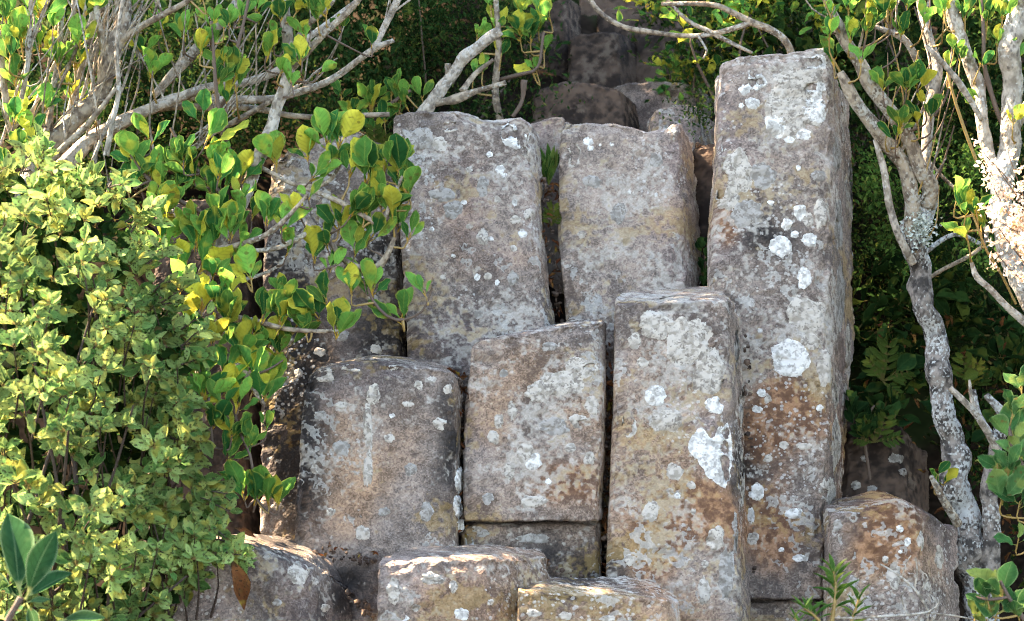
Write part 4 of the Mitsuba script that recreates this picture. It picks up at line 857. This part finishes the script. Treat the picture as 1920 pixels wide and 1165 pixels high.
# a tuft of leafy lichen on the fork
ms = [frame(P(1716 + g.normal(0, 13), 430 + g.normal(0, 15), .16) + np.array([0, -.055 + g.normal(0, .008), 0]), g.normal(0, 1, 3) + [0, -.6, 0], np.array([0, -1, .2]) + g.normal(0, .4, 3), g.uniform(.008, .018)) for _ in range(330)]
scene['lichen_leafy'] = {'type': 'twosided', 'bsdf': {'type': 'diffuse', 'reflectance': {'type': 'rgb', 'value': [0.50, 0.54, 0.48]}}}
petal2 = Species('lichen_leafy', 19, n=8, width=(0.3, 0.45), peak=(0.5, 0.7), petiole=0.1, nt=3, ns=2, curl=(-0.3, 0.4), cup=(0.2, 0.8), wave=0.05, tip=0.7)
put(tr, 'lichen_tuft', petal2.many(ms, range(330)), label='tuft of pale leafy lichen on the fork of the trunk', kind='stuff')
for k in range(34):
    s = spline_cache([sk4[[1, 2, 4, 5][g.integers(4)]]])
    p = s[g.integers(len(s)), :3]
    L = g.uniform(0.15, 0.34); r = g.uniform(0.0022, 0.0045)
    d = np.array([g.normal(0.1, 0.4), g.normal(-0.1, 0.2), 1.0]); d /= np.linalg.norm(d)
    put(tr, 'twig', mikit.ply(tube([[*p, r * 1.4], [*(p + d * L * 0.5 + g.normal(0, .02, 3)), r], [*(p + d * L + [0, 0, .05]), r * .7]], 5, .12, .025), ['twig_brown', 'bark', 'twig_yellow'][g.integers(3)], smooth=True))
for (px, py, y, n, sz) in [(1595, 70, .0, 6, .085), (1640, 40, 0, 6, .1), (1625, 60, 0, 6, .105), (1590, 15, 0, 5, .1), (1655, 30, .02, 5, .11), (1690, 65, .02, 5, .09), (1670, 20, .02, 5, .1), (1700, 165, .0, 6, .095), (1720, 160, 0, 5, .095), (1728, 190, 0, 3, .08), (1745, 215, .02, 4, .1), (1692, 235, .0, 6, .09),
                           (1680, 255, 0, 4, .08), (1655, 165, 0, 4, .095), (1555, 65, 0, 5, .09), (1560, 25, 0, 4, .09), (1615, 110, -.02, 4, .085), (1735, 40, .1, 4, .09), (1770, 30, .1, 4, .08), (1700, 10, .1, 5, .1), (1565, 110, .1, 3, .11), (1720, 225, .02, 4, .08), (1770, 905, -.05, 3, .08), (1757, 890, -.06, 2, .075)]:
    b, a = rosette(tr, px, py, y, n=n, size=sz * 0.95, g=g)
    twig_to(tr, b, a, sk4, bsdf='twig_yellow' if g.random() < 0.65 else 'twig_brown', g=g)

tq = thing('pale_tree', 'pale barked tree with twin stems at the right edge of the picture', 'tree')
sk5 = []
for part, bs, pts in [
    ('trunk', 'bark_pale', [(2040, 1200, .0, 28), (2020, 800, -.05, 26), (1960, 600, -.1, 22), (1895, 490, -.12, 20), (1876, 420, -.12, 22), (1874, 345, -.12, 25), (1892, 270, -.12, 23), (1897, 190, -.12, 21), (1898, 110, -.12, 23), (1905, 40, -.12, 25), (1918, -50, -.12, 22), (1930, -200, -.1, 16)]),
    ('branch', 'bark_pale', [(1872, 360, -.1, 14), (1853, 285, -.1, 13), (1838, 200, -.1, 14), (1818, 120, -.1, 14), (1798, 60, -.1, 13), (1782, -5, -.1, 12), (1770, -90, -.1, 9)]),
    ('branch', 'bark', [(1890, 275, -.08, 10), (1915, 220, -.08, 10), (1940, 170, -.08, 9)]),
    ('branch', 'bark_pale', [(1842, 225, -.14, 6), (1800, 160, -.18, 6), (1765, 115, -.2, 6), (1738, 85, -.2, 5)]),
    ('branch', 'twig_brown', [(1890, 260, -.1, 8), (1850, 150, -.12, 7), (1845, 70, -.14, 6), (1838, -20, -.14, 5)]),
    ('branch', 'twig_yellow', [(1830, 300, -.12, 5), (1800, 220, -.14, 5), (1780, 150, -.15, 4), (1770, 100, -.15, 3)]),
    ('branch', 'bark_pale', [(1960, 640, -.3, 8), (1905, 590, -.3, 8), (1860, 545, -.3, 7), (1832, 520, -.3, 7), (1822, 492, -.3, 4)]),
    ('branch', 'twig_yellow', [(1905, 570, -.3, 4), (1880, 520, -.32, 4), (1850, 470, -.34, 4), (1830, 420, -.35, 3), (1815, 380, -.35, 3)])]:
    sk5.append(stick(tq, pts, bs, part, sides=14 if part == 'trunk' else 10, step=0.015, rough=0.2 if part == 'trunk' else 0.12, knots=0.4, thin=0.86 if part == 'trunk' else (0.6 if bs.startswith('twig') else 0.85)))
for (px, py, y, n, sz) in [(1790, 90, -.15, 3, .08), (1800, 110, -.15, 3, .08), (1780, 125, -.15, 4, .07), (1810, 30, -.12, 5, .09), (1850, 40, -.14, 5, .09), (1880, 30, -.14, 4, .085), (1900, 225, -.2, 3, .09), (1840, 120, -.14, 4, .08), (1830, 200, -.1, 3, .075), (1880, 220, -.1, 3, .09), (1870, 80, -.12, 4, .08), (1795, 370, -.35, 3, .09), (1812, 395, -.35, 5, .1), (1830, 395, -.35, 4, .09), (1812, 440, -.35, 3, .1), (1840, 425, -.34, 4, .085), (1770, 20, -.12, 4, .08), (1900, 110, -.15, 3, .08)]:
    b, a = rosette(tq, px, py, y, n=n, size=sz * 0.92, g=g)
    twig_to(tq, b, a, sk5, bsdf='twig_yellow', g=g)

# dry flower head at the right edge
tf = thing('dry_flower_spray', 'sunlit spray of dry cream flowers at the right edge before the pale tree', 'flowers')
ms, heads = [], []
root = P(1975, 560, -.45)
for k in range(17):
    e = P(1892 + g.normal(0, 27), 410 + g.normal(0, 55), -.48 + g.normal(0, .05))
    if k < 3:
        e = P([1828, 1845, 1850][k], [270, 300, 330][k], -.42)
    m = (root + e) / 2 + g.normal(0, .03, 3) + [0, 0, .03]
    put(tf, 'stalk', mikit.ply(tube([[*root, .003], [*m, .002], [*e, .0013]], 5, .1, .03), 'twig_brown', smooth=True))
    for t in np.linspace(0.35, 1, 12):
        c = (1 - t)**2 * root + 2 * t * (1 - t) * m + t * t * e + g.normal(0, .008 if k < 3 else .016, 3)
        for q_ in range(9):
            ms.append(frame(c + g.normal(0, .007, 3), g.normal(0, 1, 3), g.normal(0, 1, 3), g.uniform(.010, .022)))
put(tf, 'florets', petal.many(ms, g.integers(0, 1000, len(ms))), kind='stuff')

# ------------------------------------------------------------------ the big light green bush, lower left
tp = thing('leafy_bush', 'large light green bush with spotted wavy leaves filling the lower left', 'bush')
from shapely.geometry import Polygon, Point
edge = Polygon([(-160, 300), (0, 312), (60, 315), (150, 325), (205, 345), (240, 400), (280, 470), (300, 540), (350, 610), (355, 700), (318, 745), (335, 830), (365, 900), (410, 975), (418, 1030), (390, 1075), (340, 1120), (315, 1250), (-160, 1250)])
g = np.random.default_rng(9)
leaves, tips = [], []
tries = 0
while len(tips) < 560 and tries < 9000:
    tries += 1
    px, py = g.uniform(-150, 470), g.uniform(290, 1240)
    if not edge.contains(Point(px, py)):
        continue
    de = edge.exterior.distance(Point(px, py))
    y = -0.34 - 0.62 * (1 - math.exp(-de / 110)) * g.uniform(0.25, 1.0)
    if meshkit.noise(np.array([px / 48, py / 48, 3.0])) < 0.37 and g.random() < 0.85:
        continue
    tips.append((px, py, y))
tips += [(g.uniform(290, 415), g.uniform(985, 1050), -0.44 - g.uniform(0, .1)) for _ in range(26)] + [(g.uniform(280, 360), g.uniform(700, 960), -0.40 - g.uniform(0, .1)) for _ in range(16)]
shoots = []
for k in range(46):                                                # long shoots that stand out of the rounded mass
    q_ = edge.exterior.interpolate(g.uniform(150, 1150))
    if q_.x < -20:
        continue
    L = g.uniform(12, 48)
    n_ = np.array([0.75 + 0.5 * (q_.x - 200) / 300, -1.0 + (q_.y - 300) / 520]); n_ /= np.linalg.norm(n_)
    a = P(q_.x - 14 * n_[0], q_.y - 14 * n_[1], -.42); yy = -.42 + g.normal(0, .06)
    b = P(q_.x + L * n_[0] + g.normal(0, 8), q_.y + L * n_[1] + g.normal(0, 8), yy)
    shoots.append(tube([[*a, .003], [*((a + b) / 2 + g.normal(0, .008, 3)), .0022], [*b, .0014]], 4, 0.0, .03))
    for t in np.linspace(0.35, 1, max(2, int(L / 13))):
        c = a + (b - a) * t
        rosette(None, None, c, None, axis=(b - a) / np.linalg.norm(b - a) + [0, -.3, 0], n=int(g.integers(2, 5)), size=g.uniform(.05, .08), species=bushy, spread=(.4, 1.3), g=g, keep=leaves)
for px, py, y in tips:
    axis = np.array([0.25 + 0.35 * (px - 150) / 300, -0.75, 0.62 - 0.25 * (py - 600) / 600]) + g.normal(0, 0.28, 3)
    y += 0.16 * (meshkit.noise(np.array([px / 70, py / 70, 9.0])) - 0.5)
    rosette(None, px, py, y, axis=axis, n=int(g.integers(4, 9)), size=g.uniform(0.045, 0.082), species=bushy, spread=(0.7, 1.5), g=g, keep=leaves)
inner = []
while len(inner) < 2600:                                           # dark filler leaves deep in the bush, their colour standing in for shade
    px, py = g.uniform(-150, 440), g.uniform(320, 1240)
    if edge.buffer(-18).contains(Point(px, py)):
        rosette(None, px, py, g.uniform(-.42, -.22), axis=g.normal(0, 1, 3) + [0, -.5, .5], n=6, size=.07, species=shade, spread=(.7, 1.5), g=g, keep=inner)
order = sorted(range(len(leaves)), key=lambda k: -vis(leaves[k][0]))
for k in order[:300]:
    bushy.part(tp, *leaves[k])
rest = [leaves[k] for k in order[300:]]
put(tp, 'foliage', bushy.many([m for m, _ in rest], [k for _, k in rest]), kind='stuff')
put(tp, 'inner_foliage', shade.many([m for m, _ in inner], [k for _, k in inner]), label='dark filler leaves deep inside the bush, shade put into their colour', kind='stuff')
roots = [P(30, 1500, -.5), P(-120, 1450, -.6), P(180, 1480, -.45)]
for k in range(9):
    e = P(*[(60, 640, -.7), (180, 560, -.62), (250, 760, -.6), (130, 800, -.8), (300, 960, -.55), (40, 480, -.6), (220, 1020, -.75), (350, 1080, -.5), (20, 900, -.75)][k])
    r0 = roots[k % 3]
    m = (r0 + e) / 2 + g.normal(0, .06, 3)
    put(tp, 'stem', mikit.ply(tube([[*r0, .012], [*m, .007], [*e, .003]], 8, .15, .03), 'twig_dark', smooth=True))
tw = []
tp_xyz = np.array([P(*t) for t in tips])
for k in range(0, len(tips), 3):
    b = tp_xyz[k]
    e = b + np.array([-0.05, 0.16, -0.22]) + g.normal(0, .04, 3)
    tw.append(tube([[*e, .0042], [*((b + e) / 2 + g.normal(0, .015, 3)), .003], [*b, .0018]], 4, 0.0, .05))
put(tp, 'twigs', mikit.ply(join(tw + shoots), 'twig_dark', smooth=True), kind='stuff')

# ------------------------------------------------------------------ big dark leaves at the bottom left corner
tl = thing('laurel_plant', 'plant with very large dark blue green leaves in the bottom left corner', 'plant')
stick(tl, [(-60, 1400, -1.3, 9), (0, 1200, -1.3, 7), (40, 1120, -1.3, 6)], 'twig_brown', 'stem')
stick(tl, [(0, 1200, -1.3, 6), (60, 1230, -1.28, 5), (120, 1200, -1.28, 4)], 'twig_brown', 'stem')
for k, (bx, by, tx, ty, dy, up) in enumerate([(48, 1125, 106, 1000, -.02, (.35, -1, .25)), (40, 1120, 0, 960, .08, (.6, -1, .3)), (45, 1122, 140, 1075, .06, (0, -.7, .8)), (50, 1130, 10, 1160, -.05, (0, -.8, .8)), (50, 1130, 95, 1120, .02, (.1, -.6, .9)), (110, 1165, 195, 1145, .02, (0, -.8, .7)),
                                              (35, 1120, -40, 1080, .05, (0, -.8, .6)), (30, 1135, 25, 1050, .1, (.4, -1, .1)), (50, 1130, 75, 1190, -.06, (0, -.9, .5)), (30, 1010, -10, 1040, .1, (.4, -1, .1))]):
    yl = -1.2 if k == 0 else (-0.95 if k < 6 else -0.85)
    a, b = P(bx, by, yl), P(tx, ty, yl + dy)
    laurel.part(tl, frame(a, b - a, np.array(up, float), np.linalg.norm(b - a)), k)

# ------------------------------------------------------------------ plants at the bottom right
th = thing('spear_leaved_herb', 'small green herb with narrow spear leaves before the peaked low column', 'plant')
g = np.random.default_rng(12)
for stem, nl, sz in [([(1555, 1300, -.55, 4), (1560, 1180, -.55, 4), (1568, 1110, -.55, 3), (1563, 1072, -.55, 2)], 9, .085), ([(1560, 1200, -.55, 3), (1535, 1160, -.57, 3), (1508, 1140, -.58, 2)], 7, .07), ([(1560, 1250, -.52, 3), (1595, 1170, -.5, 3), (1613, 1118, -.5, 2)], 7, .065), ([(1555, 1250, -.5, 3), (1520, 1200, -.5, 3), (1490, 1158, -.5, 2)], 6, .06)]:
    r = stick(th, stem, 'twig_yellow', 'stem', sides=6, rough=0.05)
    s = spline(r, n=10)[:, :3]
    for k in range(nl * 2):
        t = 0.45 + 0.55 * (k // 2 + 1) / nl
        p = s[min(len(s) - 1, int(t * (len(s) - 1)))]
        ph = (k % 2) * math.pi + (k // 2) * 1.57 + 0.3
        d = np.array([math.cos(ph), math.sin(ph) * 0.8, 0.25 + 0.9 * (t - 0.45) * 1.6 + g.normal(0, .12)])
        spear.part(th, frame(p, d, np.array([0, -.2, 1.0]) + g.normal(0, .15, 3), sz * g.uniform(.75, 1.1) * (1.15 - 0.35 * t)), int(g.integers(99)))
tt = thing('dead_twigs', 'bleached dead twigs leaning on the peaked low column', 'twigs')
for pts in [[(1745, 1150, -.45, 3), (1715, 1105, -.46, 3), (1680, 1075, -.46, 2), (1650, 1058, -.46, 1.5)], [(1715, 1105, -.46, 2), (1720, 1070, -.46, 2), (1716, 1045, -.47, 1.2)], [(1690, 1085, -.46, 1.5), (1700, 1055, -.47, 1.2), (1708, 1042, -.47, 1)], [(1720, 1115, -.46, 2), (1740, 1085, -.46, 1.2), (1728, 1072, -.46, 1)],
            [(1560, 1160, -.5, 2.5), (1650, 1156, -.5, 2.5), (1740, 1148, -.5, 2), (1760, 1130, -.5, 1.3)], [(1700, 1152, -.5, 1.6), (1690, 1120, -.5, 1.3), (1700, 1100, -.5, 1)], [(1745, 1150, -.5, 1.6), (1790, 1155, -.5, 1.6), (1840, 1165, -.5, 1.5)]]:
    stick(tt, pts, 'bark_pale', 'twig', sides=5, rough=0.05)
tn = thing('broadleaf_sapling', 'sapling with toothed green leaves in the bottom right corner', 'plant')
sk6 = [stick(tn, [(1990, 1300, -.6, 6), (1930, 1180, -.6, 5), (1890, 1120, -.6, 4), (1875, 1090, -.6, 3)], 'twig_brown', 'stem'), stick(tn, [(1890, 1120, -.6, 3), (1855, 1125, -.6, 3), (1830, 1120, -.6, 2)], 'twig_brown', 'stem')]
for (px, py, n, sz) in [(1872, 1140, 3, .125), (1850, 1120, 3, .09), (1830, 1150, 3, .08), (1880, 1105, 3, .12), (1910, 1150, 4, .11), (1850, 1160, 3, .09)]:
    b, a = rosette(tn, px, py, -.6, n=n, size=sz, species=glossy, g=g, spread=(0.5, 1.3))
    twig_to(tn, b, a, sk6, bsdf='twig_yellow', g=g)
tv = thing('broadleaf_sapling', 'leafy shoot with pale green rounded leaves at the right edge below the dry flowers', 'plant')
sk7 = [stick(tv, [(2000, 1000, -.4, 7), (1960, 920, -.4, 6), (1910, 860, -.4, 5), (1890, 800, -.4, 4)], 'twig_brown', 'stem'), stick(tv, [(1975, 800, -.4, 5), (1940, 770, -.4, 4), (1905, 750, -.4, 3)], 'bark_pale', 'stem')]
for (px, py, n, sz) in [(1905, 850, 5, .11), (1890, 880, 5, .105), (1880, 930, 4, .12), (1900, 815, 4, .12), (1915, 720, 3, .1), (1912, 940, 4, .1), (1870, 870, 3, .09), (1910, 1010, 3, .11), (1900, 770, 3, .11)]:
    b, a = rosette(tv, px, py, -.4, n=n, size=sz * 1.05, species=glossy, g=g, spread=(0.5, 1.3))
    twig_to(tv, b, a, sk7, bsdf='twig_yellow', g=g)


# ------------------------------------------------------------------ ferns
def fern(label, px, py, y, fronds, size, seed):
    """fronds: (screen angle in degrees from up, length factor); each frond a lobed blade."""
    g = np.random.default_rng(seed)
    key = thing('lobed_fern', label, 'fern')
    for ang, ln in fronds:
        a = math.radians(ang)
        d = np.array([math.sin(a), -0.35, math.cos(a)]); d /= np.linalg.norm(d)
        o = P(px, py, y)
        n = np.array([0, -0.9, 0.45]); n -= d * (n @ d); n /= np.linalg.norm(n)
        sd = np.cross(n, d)
        L = size * ln
        vs, fs, us, at = [], [], [], 0
        def strip(p, q_, wd, ident):
            nonlocal at
            v, f, uv = leaf_mesh(ident, wd / np.linalg.norm(q_ - p), 0.5, 0.0, 5, 2, -0.12, 0.2, 0.0, 0.55, g)
            m = frame(p, q_ - p, n + g.normal(0, .12, 3), np.linalg.norm(q_ - p))
            vs.append(v @ m[:3, :3].T + m[:3, 3]); fs.append(f + at); us.append(uv); at += len(v)
        idn = int(g.integers(20))
        strip(o, o + d * L, L * 0.085, idn)
        for k in range(4):
            t = 0.26 + 0.17 * k
            for s in (-1, 1):
                p = o + d * L * t
                strip(p, p + (d * 0.75 + sd * s * 0.8) * L * (0.46 - 0.06 * k) * g.uniform(.8, 1.15), L * 0.062, idn)
        put(key, 'frond', mikit.ply((np.vstack(vs), np.vstack(fs)), 'leaf_fern', smooth=True, uv=np.vstack(us)))
    return key


fern('yellow green lobed fern in the hollow between the tallest column and the lichened trunk', 1655, 715, .3, [(5, 1), (-35, .7), (65, .7), (130, .5)], .155, 1)
fern('second lobed fern, right of the lichened trunk in the dark hollow', 1815, 730, .42, [(-12, 1), (15, .8), (45, .7)], .15, 2)
fern('lobed fern low in the dark hollow beside the foot of the tallest column', 1640, 830, .28, [(-30, .9), (20, 1), (75, .8), (-75, .7)], .12, 3)
fern('long leaved fern behind the sprays at the left edge of the round lichen column', 708, 290, .42, [(-5, 1), (25, .8), (-30, .8)], .11, 4)
fern('small green fern in the soil gap between the two middle columns', 1034, 425, .33, [(5, 1), (-25, .6), (35, .7)], .09, 5)
td2 = thing('leafy_herb', 'small dark green herb between the dipped column and the tallest column', 'plant')
g = np.random.default_rng(50)
stick(td2, [(1328, 640, .3, 3), (1325, 540, .3, 3), (1322, 470, .3, 2)], 'twig_brown', 'stem')
for k in range(11):
    rosette(td2, 1322 + g.normal(0, 5), 455 + k * 9, .28, n=2, size=.045, species=shade, g=g)
tu = thing('leafy_herb', 'small glossy plant in the hollow behind the peaked low column', 'plant')
stick(tu, [(1630, 900, .3, 3), (1620, 800, .28, 3), (1640, 760, .27, 2)], 'twig_brown', 'stem')
for k in range(12):
    rosette(tu, 1615 + g.normal(10, 28), 790 + g.normal(0, 32), .26, n=3, size=.07, species=shade, g=g)
gt = thing('grass_tuft', 'thin green grass tuft in the gap beside the round lichen column', 'grass')
for k in range(14):
    b = P(1024 + g.normal(0, 6), 335 + g.normal(0, 8), .4)
    e = b + np.array([g.normal(0, .025), g.normal(-.02, .02), g.uniform(.06, .13)])
    put(gt, 'blade', {**spear.shape[k % 16], 'to_world': T(frame(b, e - b, np.array([0, -1, .2]) + g.normal(0, .3, 3), np.linalg.norm(e - b)).tolist())})

# dead leaves and litter
for lab, bx, by, tx, ty, y in [('long brown dead leaf hanging over the speckled boulder', 432, 1045, 472, 1140, -.48), ('curled rusty dead leaf under the sprays on the left', 385, 502, 444, 522, -.18), ('small red brown dead leaf at the edge of the bush', 440, 990, 482, 1005, -.42)]:
    k = thing('dead_leaf', lab, 'leaf')
    a, b = P(bx, by, y), P(tx, ty, y)
    scene[k] = {**dead.shape[len(lab) % 8], 'to_world': T(frame(a, b - a, np.array([.3, -1, .3]), np.linalg.norm(b - a)).tolist())}
ms = []
for (x0, x1, y0, y1, yy, n) in [(1012, 1052, 330, 620, .30, 50), (1128, 1150, 640, 1080, -.02, 110), (855, 872, 690, 1000, -.05, 80), (560, 700, 1025, 1045, -.2, 12), (860, 1040, 1040, 1060, -.2, 14), (1600, 1900, 600, 1150, .4, 200)]:
    for _ in range(n):
        c = P(g.uniform(x0, x1), g.uniform(y0, y1), yy + g.uniform(0, .1))
        ms.append(frame(c, g.normal(0, 1, 3), g.normal(0, .5, 3) + [0, -.4, .8], g.uniform(.015, .05)))
scene['leaf_litter'] = dead.many(ms, g.integers(0, 1000, len(ms)))
labels['leaf_litter'] = {'label': 'brown leaf litter lodged in the gaps between the columns', 'category': 'leaf litter', 'kind': 'stuff'}

pe, at = [], 0
ico = trimesh.creation.icosphere(0)
for (x0, y0_, x1, y1, yy, n) in [(1022, 340, 1050, 610, .33, 60), (1134, 620, 1142, 1085, -.02, 50), (864, 700, 864, 1000, -.02, 36), (1402, 600, 1410, 1110, .02, 40), (560, 1035, 700, 1050, -.16, 46), (650, 1110, 700, 1160, -.24, 40), (870, 1040, 1120, 1085, -.10, 50), (1560, 960, 1590, 940, .0, 14)]:
    for _ in range(n):
        t = g.random()
        c = P(x0 + (x1 - x0) * t + g.normal(0, 4), y0_ + (y1 - y0_) * t + g.normal(0, 5), yy + g.uniform(-.02, .05))
        v = ico.vertices * g.uniform(.003, .010) * g.uniform(.45, 1.3, 3) * g.uniform(.7, 1.25, (len(ico.vertices), 1))
        pe.append((v * (1 + 0.5 * (meshkit.noise(ico.vertices * 1.7 + g.uniform(0, 50)) - .5))[:, None] + c, ico.faces))
scene['rubble'] = mikit.ply(join(pe), 'rock_brown_shaded', smooth=False)
labels['rubble'] = {'label': 'small stone chips and grit lodged in the joints between the columns', 'category': 'rubble', 'kind': 'stuff'}

# ------------------------------------------------------------------ trees on the slope above, their unseen crowns laid out to shade the rocks
def hill_tree(label, x, y, h, lobes, count, seed, size=0.10):
    g = np.random.default_rng(seed)
    key = thing('hillside_tree', label, 'tree')
    z0 = ground(x, y)
    put(key, 'trunk', mikit.ply(tube([[x, y, z0 - .1, .09], [x + .05, y - .03, z0 + h * .35, .07], [x - .03, y, z0 + h * .7, .05], [x, y, z0 + h, .02]], 10, .2, .06), 'bark', smooth=True))
    ms, ks = [], []
    for lx, ly, lz, r in lobes:
        c = np.array([lx, ly, lz])
        put(key, 'limb', mikit.ply(tube([[x, y, z0 + h * .45, .045], [*((np.array([x, y, z0 + h * .5]) + c) / 2 + [0, 0, .1]), .03], [*c, .012]], 8, .2, .06), 'bark', smooth=True))
        n = int(count * r * r)
        for _ in range(n // 14):
            v = g.normal(0, 1, 3); v /= np.linalg.norm(v)
            o = c + v * r * g.random()**0.4 * [1, 1, .75]
            for _ in range(14):
                d = v * .6 + g.normal(0, .7, 3)
                ms.append(frame(o + g.normal(0, .07, 3), d, np.array([0, 0, 1.0]) + g.normal(0, .45, 3), size * g.uniform(.7, 1.2))); ks.append(int(g.integers(1000)))
    put(key, 'crown', shade.many(ms, ks), kind='stuff')


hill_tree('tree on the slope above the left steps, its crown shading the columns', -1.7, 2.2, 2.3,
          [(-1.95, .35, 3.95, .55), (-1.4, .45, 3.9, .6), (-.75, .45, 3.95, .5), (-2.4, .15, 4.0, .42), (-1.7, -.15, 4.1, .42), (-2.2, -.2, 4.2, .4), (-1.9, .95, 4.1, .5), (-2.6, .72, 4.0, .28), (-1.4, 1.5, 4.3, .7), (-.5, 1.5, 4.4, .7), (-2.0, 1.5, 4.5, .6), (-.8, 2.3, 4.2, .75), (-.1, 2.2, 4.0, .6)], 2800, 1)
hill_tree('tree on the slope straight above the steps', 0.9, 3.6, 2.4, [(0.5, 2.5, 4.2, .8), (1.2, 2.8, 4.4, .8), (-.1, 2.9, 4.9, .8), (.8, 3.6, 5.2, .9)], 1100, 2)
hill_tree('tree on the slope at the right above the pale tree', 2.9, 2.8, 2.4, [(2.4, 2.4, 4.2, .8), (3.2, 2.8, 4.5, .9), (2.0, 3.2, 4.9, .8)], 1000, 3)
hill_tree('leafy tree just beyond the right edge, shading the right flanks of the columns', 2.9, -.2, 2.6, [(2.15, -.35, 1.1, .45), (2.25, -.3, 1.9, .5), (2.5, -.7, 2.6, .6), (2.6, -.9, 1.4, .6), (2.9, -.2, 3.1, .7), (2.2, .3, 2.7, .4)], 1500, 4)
